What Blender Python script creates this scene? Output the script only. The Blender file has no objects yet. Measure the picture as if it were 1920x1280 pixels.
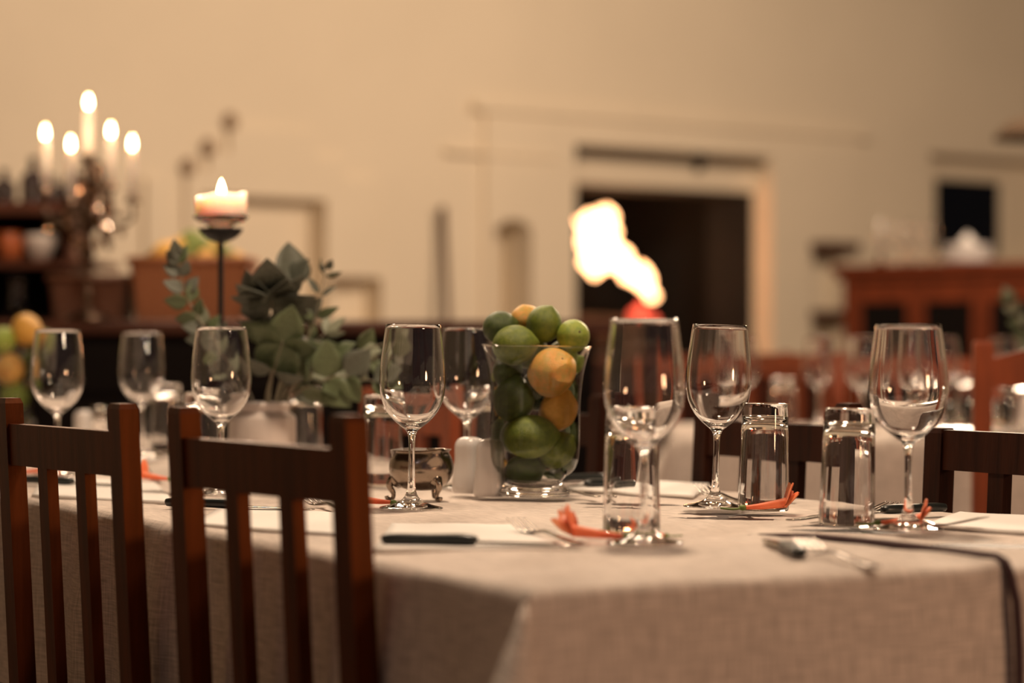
import bpy, math, random
from mathutils import Vector, Matrix
random.seed(7)
PI = math.pi
sc = bpy.context.scene
COL = sc.collection

# ------------------------------------------------------------------ camera
F = 4533.0            # focal length in pixels of a 1920 wide frame (85 mm on 36 mm)
HZ = 655.0            # row of the horizon
EYE = 0.937           # eye height, table top at 0.75
TT = 0.75
cam = bpy.data.cameras.new('camera')
cam.lens = 85.0; cam.sensor_width = 36.0
cam.shift_y = (HZ - 640) / 1920.0
cam.clip_start = 0.05; cam.clip_end = 100
cam.dof.use_dof = True; cam.dof.focus_distance = 2.80; cam.dof.aperture_fstop = 2.8
camo = bpy.data.objects.new('camera', cam); COL.objects.link(camo)
camo.location = (0, 0, EYE); camo.rotation_euler = (PI / 2, 0, 0)
sc.camera = camo

# ------------------------------------------------------------------ world, lights, exposure
w = bpy.data.worlds.new('world'); sc.world = w; w.use_nodes = True
bg = w.node_tree.nodes['Background']
bg.inputs[0].default_value = (1.0, 0.70, 0.78, 1); bg.inputs[1].default_value = 0.07
sc.view_settings.view_transform = 'Standard'
try: sc.view_settings.look = 'None'
except Exception: pass
sc.view_settings.gamma = 1.0
sc.view_settings.use_curve_mapping = False
sc.view_settings.exposure = 0.0
sc.cycles.transmission_bounces = 16
sc.cycles.max_bounces = 16
sc.cycles.use_denoising = True
sc.cycles.sample_clamp_indirect = 40

def light(name, loc, power, color, radius=0.05, kind='POINT', size=1.0, target=None):
    l = bpy.data.lights.new(name, kind); l.energy = power; l.color = color
    if kind == 'AREA': l.shape = 'DISK'; l.size = size
    else: l.shadow_soft_size = radius
    o = bpy.data.objects.new(name, l); COL.objects.link(o); o.location = loc
    if target is not None:
        o.rotation_euler = (Vector(target) - Vector(loc)).to_track_quat('-Z', 'Y').to_euler()
    return o
WARM = (1.0, 0.75, 0.52)
# bulbs of the chandelier that hangs to the right of the table end
for k in range(6):
    a = k * PI / 3
    light('chandelier_bulb', (2.3 + .22 * math.cos(a), .45 + .22 * math.sin(a), 2.05 + .05 * (k % 2)), 7, WARM, .045)
light('cool_spot', (-.9, .2, 2.2), 2.6, (.92, .84, 1.0), .022)
light('cool_spot', (-.1, -.9, 2.3), 2.6, (.92, .84, 1.0), .022)  # second cool light, added for extra sparkle on the glasses
# unseen low orange light added right of the camera to warm the chair posts
light('post_warm_light', (3.1, .2, 1.12), 105, (1, .54, .28), .22)
# pendants above the near table
light('table_pendant', (.15, 2.9, 2.35), 100, WARM, .10)
light('table_pendant', (-.95, 4.6, 2.5), 34, WARM, .12)
# pendants over the far part of the room, some metres in front of the hearth wall
light('room_pendant', (1.75, 8.1, 2.75), 380, WARM, .25)
light('room_pendant', (-.7, 6.2, 2.75), 110, WARM, .25)
light('room_pendant', (4.0, 8.6, 2.75), 90, WARM, .2)

# ------------------------------------------------------------------ helpers
def at(px, py, Z):
    return Vector(((px - 960) / F * Z, Z, EYE - (py - HZ) / F * Z))
def on_table(px, py, h=0.0):
    Z = F * (EYE - TT - h) / (py - HZ)
    return Vector(((px - 960) / F * Z, Z, TT + h))

def link(name, data, parent=None, mat=None):
    o = bpy.data.objects.new(name, data); COL.objects.link(o)
    if parent is not None: o.parent = parent
    if mat is not None and data is not None and hasattr(data, 'materials') and len(data.materials) == 0: data.materials.append(mat)
    return o
def tag(o, label=None, cat=None, group=None, kind=None):
    if label: o['label'] = label
    if cat: o['category'] = cat
    if group: o['group'] = group
    if kind: o['kind'] = kind
    return o
def thing(name, loc, label, cat, rz=0.0, group=None):
    o = bpy.data.objects.new(name, None); COL.objects.link(o)
    o.empty_display_size = .05
    o.location = loc; o.rotation_euler = (0, 0, rz)
    return tag(o, label, cat, group)
def kids(o): return [c for c in bpy.data.objects if c.parent == o]
def dup(root, loc, rot=None, label=None, group=None, parent=None, ch=None):
    c = root.copy(); COL.objects.link(c); c.parent = parent
    if loc is not None: c.location = loc
    if rot is not None: c.rotation_euler = rot
    if label: c['label'] = label
    if group: c['group'] = group
    for k in kids(root):
        dup(k, None, parent=c)
    return c

class MB:
    def __init__(s): s.v = []; s.f = []; s.smooth = []
    def add(s, vs, fs, smooth=False, M=None):
        n = len(s.v)
        for p in vs:
            p = Vector(p)
            if M is not None: p = M @ p
            s.v.append(p)
        for f in fs:
            s.f.append([i + n for i in f]); s.smooth.append(smooth)
        return s
    def box(s, lo, hi, M=None, bev=0.0):
        x0, y0, z0 = lo; x1, y1, z1 = hi
        if bev <= 0:
            vs = [(x, y, z) for z in (z0, z1) for y in (y0, y1) for x in (x0, x1)]
            fs = [(0, 2, 3, 1), (4, 5, 7, 6), (0, 1, 5, 4), (2, 6, 7, 3), (0, 4, 6, 2), (1, 3, 7, 5)]
            return s.add(vs, fs, False, M)
        # chamfered box
        b = min(bev, (x1 - x0) / 2.01, (y1 - y0) / 2.01, (z1 - z0) / 2.01)
        c = Vector(((x0 + x1) / 2, (y0 + y1) / 2, (z0 + z1) / 2)); h = Vector(((x1 - x0) / 2, (y1 - y0) / 2, (z1 - z0) / 2))
        vs = []; idx = {}
        for sx in (-1, 1):
            for sy in (-1, 1):
                for sz in (-1, 1):
                    for ax in range(3):
                        p = Vector((sx * (h.x - (0 if ax == 0 else b)), sy * (h.y - (0 if ax == 1 else b)), sz * (h.z - (0 if ax == 2 else b))))
                        idx[(sx, sy, sz, ax)] = len(vs); vs.append(c + p)
        fs = []
        def q(l, n):
            pts = [vs[i] for i in l]
            cc = sum((Vector(p) for p in pts), Vector()) / len(pts)
            nn = (pts[1] - pts[0]).cross(pts[2] - pts[1])
            fs.append(l if nn.dot(cc - c) > 0 else l[::-1])
        for ax in range(3):
            for sg in (-1, 1):
                o2 = [a for a in range(3) if a != ax]
                ring = []
                for (p, r) in ((-1, -1), (1, -1), (1, 1), (-1, 1)):
                    t = [0, 0, 0]; t[ax] = sg; t[o2[0]] = p; t[o2[1]] = r
                    ring.append(idx[(t[0], t[1], t[2], ax)])
                q(ring, 0)
        for ax in range(3):
            o2 = [a for a in range(3) if a != ax]
            for p in (-1, 1):
                for r in (-1, 1):
                    a = [0, 0, 0]; a[o2[0]] = p; a[o2[1]] = r
                    l = []
                    a[ax] = -1; l.append(idx[(a[0], a[1], a[2], o2[0])]); l.append(idx[(a[0], a[1], a[2], o2[1])])
                    a[ax] = 1; l.append(idx[(a[0], a[1], a[2], o2[1])]); l.append(idx[(a[0], a[1], a[2], o2[0])])
                    q(l, 0)
        for sx in (-1, 1):
            for sy in (-1, 1):
                for sz in (-1, 1):
                    q([idx[(sx, sy, sz, k)] for k in range(3)], 0)
        return s.add(vs, fs, False, M)
    def lathe(s, prof, seg=40, M=None, lobes=0, amp=0.0, smooth=True):
        vs = []; fs = []; rings = []
        for (r, z) in prof:
            if r < 1e-6:
                rings.append([len(vs)]); vs.append((0, 0, z))
            else:
                ring = []
                for k in range(seg):
                    a = 2 * PI * k / seg
                    rr = r * (1 + amp * math.cos(lobes * a)) if lobes else r
                    ring.append(len(vs)); vs.append((rr * math.cos(a), rr * math.sin(a), z))
                rings.append(ring)
        for i in range(len(rings) - 1):
            A, B = rings[i], rings[i + 1]
            for k in range(seg):
                k2 = (k + 1) % seg
                if len(A) == 1 and len(B) == 1: continue
                if len(A) == 1: fs.append((A[0], B[k2], B[k]))
                elif len(B) == 1: fs.append((A[k], A[k2], B[0]))
                else: fs.append((A[k], A[k2], B[k2], B[k]))
        return s.add(vs, fs, smooth, M)
    def tube(s, pts, rad, seg=8, M=None, smooth=True, flat=1.0, caps=True):
        pts = [Vector(p) for p in pts]; n = len(pts)
        rads = rad if isinstance(rad, (list, tuple)) else [rad] * n
        vs = []; fs = []; up = None
        for i, p in enumerate(pts):
            t = (pts[min(i + 1, n - 1)] - pts[max(i - 1, 0)]).normalized()
            if up is None:
                up = Vector((0, 0, 1)) if abs(t.z) < .9 else Vector((0, 1, 0))
            side = t.cross(up).normalized(); up2 = side.cross(t).normalized(); up = up2
            for k in range(seg):
                a = 2 * PI * k / seg
                vs.append(p + side * (rads[i] * math.cos(a)) + up2 * (rads[i] * flat * math.sin(a)))
        for i in range(n - 1):
            for k in range(seg):
                k2 = (k + 1) % seg
                fs.append((i * seg + k, (i + 1) * seg + k, (i + 1) * seg + k2, i * seg + k2))
        if caps:
            fs.append(tuple(range(seg))); fs.append(tuple((n - 1) * seg + k for k in reversed(range(seg))))
        return s.add(vs, fs, smooth, M)
    def loft(s, pts, wid, thk, M=None, side=Vector((0, 1, 0)), smooth=True):
        """flat bar along pts: half widths wid along side, half thickness thk along z"""
        vs = []; fs = []; n = len(pts)
        for i, p in enumerate(pts):
            p = Vector(p)
            t = (Vector(pts[min(i + 1, n - 1)]) - Vector(pts[max(i - 1, 0)])).normalized()
            up = t.cross(side).normalized()
            if up.z < 0: up = -up
            W = wid[i]; T = thk[i]
            for (a, b) in ((-1, -.4), (-.6, -1), (.6, -1), (1, -.4), (1, .4), (.6, 1), (-.6, 1), (-1, .4)):
                vs.append(p + side * (a * W) + up * (b * T))
        for i in range(n - 1):
            for k in range(8):
                k2 = (k + 1) % 8
                fs.append((i * 8 + k, i * 8 + k2, (i + 1) * 8 + k2, (i + 1) * 8 + k))
        fs.append(tuple(reversed(range(8)))); fs.append(tuple((n - 1) * 8 + k for k in range(8)))
        return s.add(vs, fs, smooth, M)
    def ball(s, c, r, seg=12, rings=8, M=None, sc3=(1, 1, 1)):
        T = Matrix.Translation(Vector(c)) @ Matrix.Diagonal((sc3[0], sc3[1], sc3[2], 1))
        if M is not None: T = M @ T
        prof = [(r * math.sin(PI * i / rings) if 0 < i < rings else 0, -r * math.cos(PI * i / rings)) for i in range(rings + 1)]
        return s.lathe(prof, seg, T)
    def mesh(s, name, mat=None):
        me = bpy.data.meshes.new(name)
        me.from_pydata([tuple(p) for p in s.v], [], s.f)
        me.polygons.foreach_set('use_smooth', s.smooth)
        me.update()
        if mat is not None: me.materials.append(mat)
        return me
    def obj(s, name, mat, parent=None):
        return link(name, s.mesh(name, mat), parent)

def spline(prof, sub=4):
    out = []; n = len(prof)
    for i in range(n - 1):
        p0 = prof[max(i - 1, 0)]; p1 = prof[i]; p2 = prof[i + 1]; p3 = prof[min(i + 2, n - 1)]
        for k in range(sub):
            t = k / sub
            q = []
            for c in range(len(p1)):
                a, b, c2, d = p0[c], p1[c], p2[c], p3[c]
                q.append(.5 * ((2 * b) + (-a + c2) * t + (2 * a - 5 * b + 4 * c2 - d) * t * t + (-a + 3 * b - 3 * c2 + d) * t ** 3))
            out.append(tuple(q))
    out.append(tuple(prof[-1]))
    return out
def prf(l, sub=4): return [(max(0.0, a), b) for a, b in spline(l, sub)]

# ------------------------------------------------------------------ materials
def mat(name, col, rough=.5, metal=0.0, noise=0.0, nscale=8.0, nstretch=(1, 1, 1), bump=0.0, bscale=40.0, col2=None,
        trans=0.0, ior=1.5, emit=None, estr=0.0, sss=0.0, coat=0.0, ss_r=(1, .5, .3), voro=False, sheen=0.0, spec=.5):
    m = bpy.data.materials.new(name); m.use_nodes = True
    nt = m.node_tree; b = nt.nodes['Principled BSDF']
    b.inputs['Base Color'].default_value = (*col, 1)
    b.inputs['Roughness'].default_value = rough
    b.inputs['Metallic'].default_value = metal
    b.inputs['IOR'].default_value = ior
    b.inputs['Transmission Weight'].default_value = trans
    b.inputs['Coat Weight'].default_value = coat
    b.inputs['Sheen Weight'].default_value = sheen
    b.inputs['Specular IOR Level'].default_value = spec
    if sss:
        b.inputs['Subsurface Weight'].default_value = sss
        b.inputs['Subsurface Radius'].default_value = ss_r
        b.inputs['Subsurface Scale'].default_value = .02
    if emit:
        b.inputs['Emission Color'].default_value = (*emit, 1); b.inputs['Emission Strength'].default_value = estr
    if noise > 0 or bump > 0:
        tc = nt.nodes.new('ShaderNodeTexCoord'); mp = nt.nodes.new('ShaderNodeMapping')
        nt.links.new(tc.outputs['Object'], mp.inputs[0]); mp.inputs['Scale'].default_value = nstretch
    if noise > 0:
        n = nt.nodes.new('ShaderNodeTexNoise'); n.inputs['Scale'].default_value = nscale; n.inputs['Detail'].default_value = 5
        nt.links.new(mp.outputs[0], n.inputs[0])
        r = nt.nodes.new('ShaderNodeValToRGB')
        c2 = col2 if col2 else tuple(c * (1 - noise) for c in col)
        r.color_ramp.elements[0].position = .35; r.color_ramp.elements[1].position = .65
        r.color_ramp.elements[0].color = (*c2, 1); r.color_ramp.elements[1].color = (*col, 1)
        nt.links.new(n.outputs['Fac'], r.inputs[0]); nt.links.new(r.outputs[0], b.inputs['Base Color'])
    if bump > 0:
        if voro:
            n2 = nt.nodes.new('ShaderNodeTexVoronoi'); n2.inputs['Scale'].default_value = bscale; so = n2.outputs['Distance']
        else:
            n2 = nt.nodes.new('ShaderNodeTexNoise'); n2.inputs['Scale'].default_value = bscale; n2.inputs['Detail'].default_value = 3; so = n2.outputs['Fac']
        nt.links.new(mp.outputs[0], n2.inputs[0])
        bp = nt.nodes.new('ShaderNodeBump'); bp.inputs['Strength'].default_value = bump; bp.inputs['Distance'].default_value = .002
        nt.links.new(so, bp.inputs['Height']); nt.links.new(bp.outputs[0], b.inputs['Normal'])
    return m

def glass_mat(name, col=(1, 1, 1), ior=1.48):
    m = bpy.data.materials.new(name); m.use_nodes = True
    nt = m.node_tree; nt.nodes.remove(nt.nodes['Principled BSDF'])
    g = nt.nodes.new('ShaderNodeBsdfGlass'); g.inputs['Color'].default_value = (*col, 1)
    g.inputs['Roughness'].default_value = 0.0; g.inputs['IOR'].default_value = ior
    nt.links.new(g.outputs[0], nt.nodes['Material Output'].inputs[0])
    return m

def linen(name, col):
    m = bpy.data.materials.new(name); m.use_nodes = True
    nt = m.node_tree; b = nt.nodes['Principled BSDF']; L = nt.links.new
    b.inputs['Roughness'].default_value = .9; b.inputs['Sheen Weight'].default_value = .15
    uv = nt.nodes.new('ShaderNodeUVMap')
    outs = []
    for st in ((420, 28, 1), (28, 420, 1)):
        mp = nt.nodes.new('ShaderNodeMapping'); mp.inputs['Scale'].default_value = st; L(uv.outputs[0], mp.inputs[0])
        n = nt.nodes.new('ShaderNodeTexNoise'); n.inputs['Scale'].default_value = 1.0; n.inputs['Detail'].default_value = 2
        L(mp.outputs[0], n.inputs[0]); outs.append(n.outputs['Fac'])
    mx = nt.nodes.new('ShaderNodeMath'); mx.operation = 'ADD'; L(outs[0], mx.inputs[0]); L(outs[1], mx.inputs[1])
    r = nt.nodes.new('ShaderNodeMapRange'); r.inputs[1].default_value = .7; r.inputs[2].default_value = 1.3
    L(mx.outputs[0], r.inputs[0])
    mc = nt.nodes.new('ShaderNodeMix'); mc.data_type = 'RGBA'
    mc.inputs[6].default_value = (*[c * .52 for c in col], 1); mc.inputs[7].default_value = (*col, 1)
    L(r.outputs[0], mc.inputs[0]); L(mc.outputs[2], b.inputs['Base Color'])
    bp = nt.nodes.new('ShaderNodeBump'); bp.inputs['Strength'].default_value = .35; bp.inputs['Distance'].default_value = .0006
    L(r.outputs[0], bp.inputs['Height']); L(bp.outputs[0], b.inputs['Normal'])
    return m

def wicker(name, c1, c2):
    m = bpy.data.materials.new(name); m.use_nodes = True
    nt = m.node_tree; b = nt.nodes['Principled BSDF']; L = nt.links.new
    b.inputs['Roughness'].default_value = .6
    tc = nt.nodes.new('ShaderNodeTexCoord'); wv = nt.nodes.new('ShaderNodeTexWave'); wv.bands_direction = 'Z'
    wv.inputs['Scale'].default_value = 55; wv.inputs['Distortion'].default_value = 1.5; L(tc.outputs['Object'], wv.inputs[0])
    r = nt.nodes.new('ShaderNodeValToRGB'); r.color_ramp.elements[0].color = (*c2, 1); r.color_ramp.elements[1].color = (*c1, 1)
    L(wv.outputs['Fac'], r.inputs[0]); L(r.outputs[0], b.inputs['Base Color'])
    bp = nt.nodes.new('ShaderNodeBump'); bp.inputs['Strength'].default_value = .6; bp.inputs['Distance'].default_value = .004
    L(wv.outputs['Fac'], bp.inputs['Height']); L(bp.outputs[0], b.inputs['Normal'])
    return m

M = {}
M['plaster'] = mat('painted_plaster', (.78, .68, .54), .85, noise=.05, nscale=1.5, bump=.3, bscale=9)
M['soot'] = mat('sooty_brick', (.004, .0022, .002), .95, noise=.6, nscale=6)
M['floor'] = mat('floor_tile', (.08, .035, .02), .5, noise=.3, nscale=4)
M['ceiling'] = mat('ceiling_board', (.10, .065, .04), .8, spec=.2, noise=.2, nscale=4, nstretch=(1, 12, 1))
M['linen'] = linen('linen_cloth', (.86, .745, .67))
M['strip_dark'] = mat('dark_strip', (.07, .035, .04), .85)
M['paper'] = mat('white_napkin', (.88, .85, .82), .8, bump=.15, bscale=60)
M['lit_varnished_wood'] = mat('lit_varnished_wood', (.100, .023, .007), .42, noise=.55, nscale=5, nstretch=(14, 14, 1.2), bump=.08, bscale=30, spec=.34)  # lit copy of the chair wood; warm post light tinted into its sheen
M['lit_varnished_wood'].node_tree.nodes['Principled BSDF'].inputs['Specular Tint'].default_value = (1, .34, .09, 1)
M['dark_wood'] = mat('dark_wood', (.034, .009, .004), .5, noise=.55, nscale=5, nstretch=(14, 14, 1.2), bump=.12, bscale=30, spec=.10)
M['red_wood'] = mat('red_wood', (.30, .060, .016), .45, noise=.4, nscale=5, nstretch=(10, 10, 1.2), bump=.1, bscale=30)
M['cab_wood'] = mat('cabinet_wood', (.13, .026, .008), .45, spec=.2, noise=.4, nscale=4, nstretch=(8, 8, 1.2))
M['side_wood'] = mat('sideboard_wood', (.085, .026, .013), .45, spec=.25, noise=.4, nscale=4, nstretch=(1.5, 10, 10))
M['black_wood'] = mat('ebony_panel', (.006, .0035, .003), .6, spec=.1, noise=.3, nscale=5)
M['glass'] = glass_mat('clear_glass')
M['iron'] = mat('black_iron', (.012, .012, .013), .5, metal=.4, bump=.2, bscale=60)
M['steel'] = mat('polished_steel', (.34, .31, .28), .14, metal=1.0)
M['silver'] = mat('tarnished_silver', (.38, .31, .25), .20, metal=1.0, noise=.35, nscale=20, bump=.15, bscale=60)
M['bronze'] = mat('dark_bronze', (.13, .085, .06), .28, metal=1.0)
M['handle'] = mat('black_handle', (.012, .016, .016), .35)
M['china'] = mat('white_china', (.80, .77, .76), .18, coat=.4)
M['jar'] = mat('cream_stoneware', (.66, .58, .54), .35, noise=.06, nscale=12)
M['wax'] = mat('white_wax', (.95, .82, .76), .5, sss=.8, ss_r=(1, .75, .6))
M['flame'] = mat('candle_flame', (1, .6, .2), .5, emit=(1.0, .62, .28), estr=60)
M['fire'] = mat('hearth_fire', (1, .4, .1), .5, emit=(1.0, .50, .22), estr=9)
M['ember'] = mat('glowing_ember', (.3, .02, .01), .8, emit=(1.0, .12, .06), estr=1.6)
M['log'] = mat('burnt_log', (.05, .025, .015), .9, noise=.5, nscale=9, bump=.5, bscale=20)
M['petal'] = mat('orange_petal', (.98, .27, .12), .5, sss=.2, noise=.25, nscale=40, col2=(.95, .17, .07))
M['stem_green'] = mat('green_stem', (.16, .24, .05), .5)
M['twig'] = mat('grey_twig', (.22, .19, .13), .6)
M['leaf_dark'] = mat('grey_green_leaf', (.125, .135, .105), .55, noise=.35, nscale=14, bump=.2, bscale=30)
M['leaf_mid'] = mat('mid_green_leaf', (.12, .155, .075), .5, noise=.35, nscale=14, bump=.2, bscale=30)
M['leaf_pale'] = mat('pale_leaf', (.25, .27, .19), .55, noise=.25, nscale=14)
M['wicker'] = wicker('wicker', (.50, .18, .065), (.16, .05, .018))
M['wicker_dark'] = wicker('dark_wicker', (.20, .07, .03), (.07, .025, .012))
M['bottle'] = mat('dark_bottle', (.02, .008, .006), .12)
M['amber'] = mat('amber_glass', (.75, .22, .08), .2, trans=.5)
M['window_blue'] = mat('dusk_pane', (.002, .004, .010), .3, spec=.05)
M['black_glass'] = mat('cabinet_pane', (.004, .003, .003), .3, spec=.1)
M['crystal'] = glass_mat('crystal', (.80, .66, .56), 1.7)
M['shade'] = mat('brown_lampshade', (.03, .018, .010), .9, spec=.1)
M['clay'] = mat('brown_clay', (.30, .20, .13), .8)
def fruit_mat(name, c1, c2):
    return mat(name, c1, .36, noise=.3, nscale=3.5, col2=c2, bump=.55, bscale=26, voro=False, sss=.1, ss_r=(.6, .5, .1))
M['lime'] = fruit_mat('lime_skin', (.185, .235, .030), (.115, .165, .022))
M['lime_dark'] = fruit_mat('dark_lime_skin', (.070, .105, .018), (.040, .068, .013))
M['lime_pale'] = fruit_mat('pale_lime_skin', (.36, .42, .070), (.23, .34, .045))
M['lemon'] = fruit_mat('lemon_skin', (.76, .42, .085), (.66, .36, .06))
M['lemon_gold'] = fruit_mat('ripe_lemon_skin', (.78, .38, .085), (.56, .38, .08))
M['scar'] = mat('stem_scar', (.10, .07, .03), .8)

# ------------------------------------------------------------------ the room
WA = math.radians(38)
R = Vector((math.cos(WA), math.sin(WA), 0)); NB = Vector((-math.sin(WA), math.cos(WA), 0))   # along the wall, into the wall
WF = Vector((.304, 12.0, 0))
def wsz(px, py, d=0.0):
    a = (px - 960) / F; wx = WF.x + NB.x * d; wy = WF.y + NB.y * d
    s = (wy * a - wx) / (R.x - R.y * a); Z = wy + R.y * s
    return s, EYE - (py - HZ) / F * Z
def wp(s, z, d=0.0): return WF + R * s + NB * d + Vector((0, 0, z))
def wrect(x0, y0, x1, y1, z_to=None, d=0.0):
    s0, _ = wsz(x0, y0, d); s1, _ = wsz(x1, y0, d)
    xm = (x0 + x1) / 2; _, zt = wsz(xm, y0, d); _, zb = wsz(xm, y1, d)
    if z_to is not None: zb = z_to
    return [s0, s1, zb, zt]
S0, S1, HC = -11.0, 6.5, 3.3
rects = []       # (s0, s1, z0, z1, depth, hole)
def rr(r, d): rects.append((r[0], r[1], r[2], r[3], d))
rr(wrect(425, 243, 585, 600, 0), -.03)
rr(wrect(385, 292, 640, 600, 0), -.03)
rr(wrect(345, 328, 700, 600, 0), -.03)
rr(wrect(268, 335, 300, 600, 0), -.03)
n1 = wrect(372, 370, 606, 600, 1.0); rr(n1, .11)
n2 = wrect(612, 520, 716, 600, 1.0); rr(n2, .14)
ch = wrect(1040, 232, 1500, 600, 0); rr([ch[0] - .45, ch[1] + .42, 0, ch[3] + .02], -.03)   # chimney breast
rr(wrect(880, 222, 1620, 236), -.06)                                                     # mantel ledge
rr(wrect(830, 287, 1036, 294), -.05)
for i in range(8):                                                                        # arched niche
    x0 = 922 + (990 - 922) * i / 8; x1 = 922 + (990 - 922) * (i + 1) / 8
    c = (x0 + x1) / 2; hgt = math.sqrt(max(0, 1 - ((c - 956) / 34) ** 2)) * 26
    rr(wrect(x0, 438 - hgt, x1, 600, .95), .22)
for i in range(8):
    x0 = 1515 + 66 * i / 8; x1 = 1515 + 66 * (i + 1) / 8
    c = (x0 + x1) / 2; hgt = math.sqrt(max(0, 1 - ((c - 1548) / 33) ** 2)) * 14
    rr(wrect(x0, 468 - hgt, x1, 600, .95), .12)
fo = wrect(1072, 283, 1440, 640, .85); rr(fo, .10)
fi = wrect(1078, 352, 1411, 640, .90, .10); 
ss = sorted(set([S0, S1] + [v for r in rects for v in (r[0], r[1])] + [fi[0], fi[1]]))
wo = wrect(1745, 296, 1990, 486); wi = wrect(1752, 332, 1886, 484, None, .16)
rr(wo, .16)
ss = sorted(set(ss + [wo[0], wo[1], wi[0], wi[1]])); zs = sorted(set([0, HC] + [v for r in rects for v in (r[2], r[3])] + [fi[2], fi[3], wi[2], wi[3]]))
def depth(s, z):
    if fi[0] < s < fi[1] and fi[2] < z < fi[3]: return None
    if wi[0] < s < wi[1] and wi[2] < z < wi[3]: return None
    d = 0.0
    for r in rects:
        if r[0] < s < r[1] and r[2] < z < r[3]: d = r[4]
    return d
D = [[depth((ss[i] + ss[i + 1]) / 2, (zs[j] + zs[j + 1]) / 2) for j in range(len(zs) - 1)] for i in range(len(ss) - 1)]
mb = MB(); sb = MB()
THK = .45
def face(*pts): mb.add(pts, [tuple(range(len(pts)))])
for i in range(len(ss) - 1):
    for j in range(len(zs) - 1):
        d = D[i][j]; s0, s1, z0, z1 = ss[i], ss[i + 1], zs[j], zs[j + 1]
        if d is not None:
            face(wp(s0, z0, d), wp(s1, z0, d), wp(s1, z1, d), wp(s0, z1, d))
            face(wp(s1, z0, THK), wp(s0, z0, THK), wp(s0, z1, THK), wp(s1, z1, THK))
        dd = THK if d is None else d
        if i + 1 < len(ss) - 1:
            e = D[i + 1][j]; ee = THK if e is None else e
            if abs(dd - ee) > 1e-6:
                hole = (d is None or e is None) and s1 < wo[0]
                (sb if hole else mb).add([wp(s1, z0, dd), wp(s1, z0, ee), wp(s1, z1, ee), wp(s1, z1, dd)], [(0, 1, 2, 3)])
        if j + 1 < len(zs) - 1:
            e = D[i][j + 1]; ee = THK if e is None else e
            if abs(dd - ee) > 1e-6:
                hole = (d is None or e is None) and s1 < wo[0]
                (sb if hole else mb).add([wp(s0, z1, dd), wp(s1, z1, dd), wp(s1, z1, ee), wp(s0, z1, ee)], [(0, 1, 2, 3)])
tag(mb.obj('wall_back', M['plaster']), 'cream plastered back wall with hearth and niches', kind='structure')

# firebox behind the opening
tag(sb.obj('hearth_reveal', M['soot']), 'blackened reveal of the hearth opening', kind='structure')
fb = MB()
def wbox(m, s0, s1, z0, z1, d0, d1):
    m.add([wp(s0, z0, d0), wp(s1, z0, d0), wp(s1, z0, d1), wp(s0, z0, d1), wp(s0, z1, d0), wp(s1, z1, d0), wp(s1, z1, d1), wp(s0, z1, d1)],
          [(0, 3, 2, 1), (4, 5, 6, 7), (0, 1, 5, 4), (1, 2, 6, 5), (2, 3, 7, 6), (3, 0, 4, 7)])
g = .02
wbox(fb, fi[0] - .3, fi[1] + .3, fi[2] - .08, fi[2] - .001, .46, 1.45)
wbox(fb, fi[0] - .3, fi[1] + .3, fi[3] + .25, fi[3] + .33, .46, 1.45)
wbox(fb, fi[0] - .38, fi[0] - .3, fi[2] - .08, fi[3] + .33, .46, 1.45)
wbox(fb, fi[1] + .3, fi[1] + .38, fi[2] - .08, fi[3] + .33, .46, 1.45)
wbox(fb, fi[0] - .38, fi[1] + .38, fi[2] - .08, fi[3] + .33, 1.45, 1.53)
fbo = fb.obj('firebox', M['soot']); tag(fbo, 'sooty black inside of the raised hearth', kind='structure')
hf = MB(); wbox(hf, fi[0], fi[1], fi[2] - .06, fi[2] + .002, .14, .6)
tag(hf.obj('hearth_floor', M['soot']), 'blackened hearth floor under the fire', kind='structure')

# rod with two brackets over the hearth
rd = thing('curtain_rod', wp(fo[0] + .02, fo[3] - .03, .0), 'dark iron rod on brackets across the top of the hearth opening', 'rod')
def rel(root, p): return Vector(p) - root.location
def tubew(root, name, pts, r, m, seg=8):
    b = MB(); b.tube([rel(root, p) for p in pts], r, seg); return b.obj(name, m, root)
tubew(rd, 'rod', [wp(fo[0] + .005, fo[3] - .035, .03), wp(fo[1] - .005, fo[3] - .035, .03)], .012, M['iron'])
for f_ in (.03, .66):
    s_ = fo[0] + (fo[1] - fo[0]) * f_
    b = MB(); b.add([rel(rd, wp(s_ - .03, fo[3] - .001, .01)), rel(rd, wp(s_ + .03, fo[3] - .001, .01)), rel(rd, wp(s_, fo[3] - .09, .01)),
                     rel(rd, wp(s_ - .03, fo[3] - .001, .06)), rel(rd, wp(s_ + .03, fo[3] - .001, .06)), rel(rd, wp(s_, fo[3] - .09, .06))],
                    [(0, 1, 2), (5, 4, 3), (0, 3, 4, 1), (1, 4, 5, 2), (2, 5, 3, 0)])
    b.obj('bracket', M['iron'], rd)

# floor, ceiling, side walls
mb = MB(); Sx, Sy = S0, S1
DEP = -14.0
mb.add([wp(S0, 0, THK), wp(S0, 0, DEP), wp(S1, 0, DEP), wp(S1, 0, THK), wp(S0, -.1, THK), wp(S0, -.1, DEP), wp(S1, -.1, DEP), wp(S1, -.1, THK)],
       [(0, 1, 2, 3), (7, 6, 5, 4), (0, 4, 5, 1), (1, 5, 6, 2), (2, 6, 7, 3), (3, 7, 4, 0)])
tag(mb.obj('floor', M['floor']), 'dark tiled restaurant floor', kind='structure')
mb = MB(); mb.add([wp(S0, HC, THK), wp(S1, HC, THK), wp(S1, HC, DEP), wp(S0, HC, DEP), wp(S0, HC + .1, THK), wp(S1, HC + .1, THK), wp(S1, HC + .1, DEP), wp(S0, HC + .1, DEP)],
       [(0, 1, 2, 3), (7, 6, 5, 4), (0, 4, 5, 1), (1, 5, 6, 2), (2, 6, 7, 3), (3, 7, 4, 0)])
tag(mb.obj('ceiling', M['ceiling']), 'boarded ceiling', kind='structure')
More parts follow.
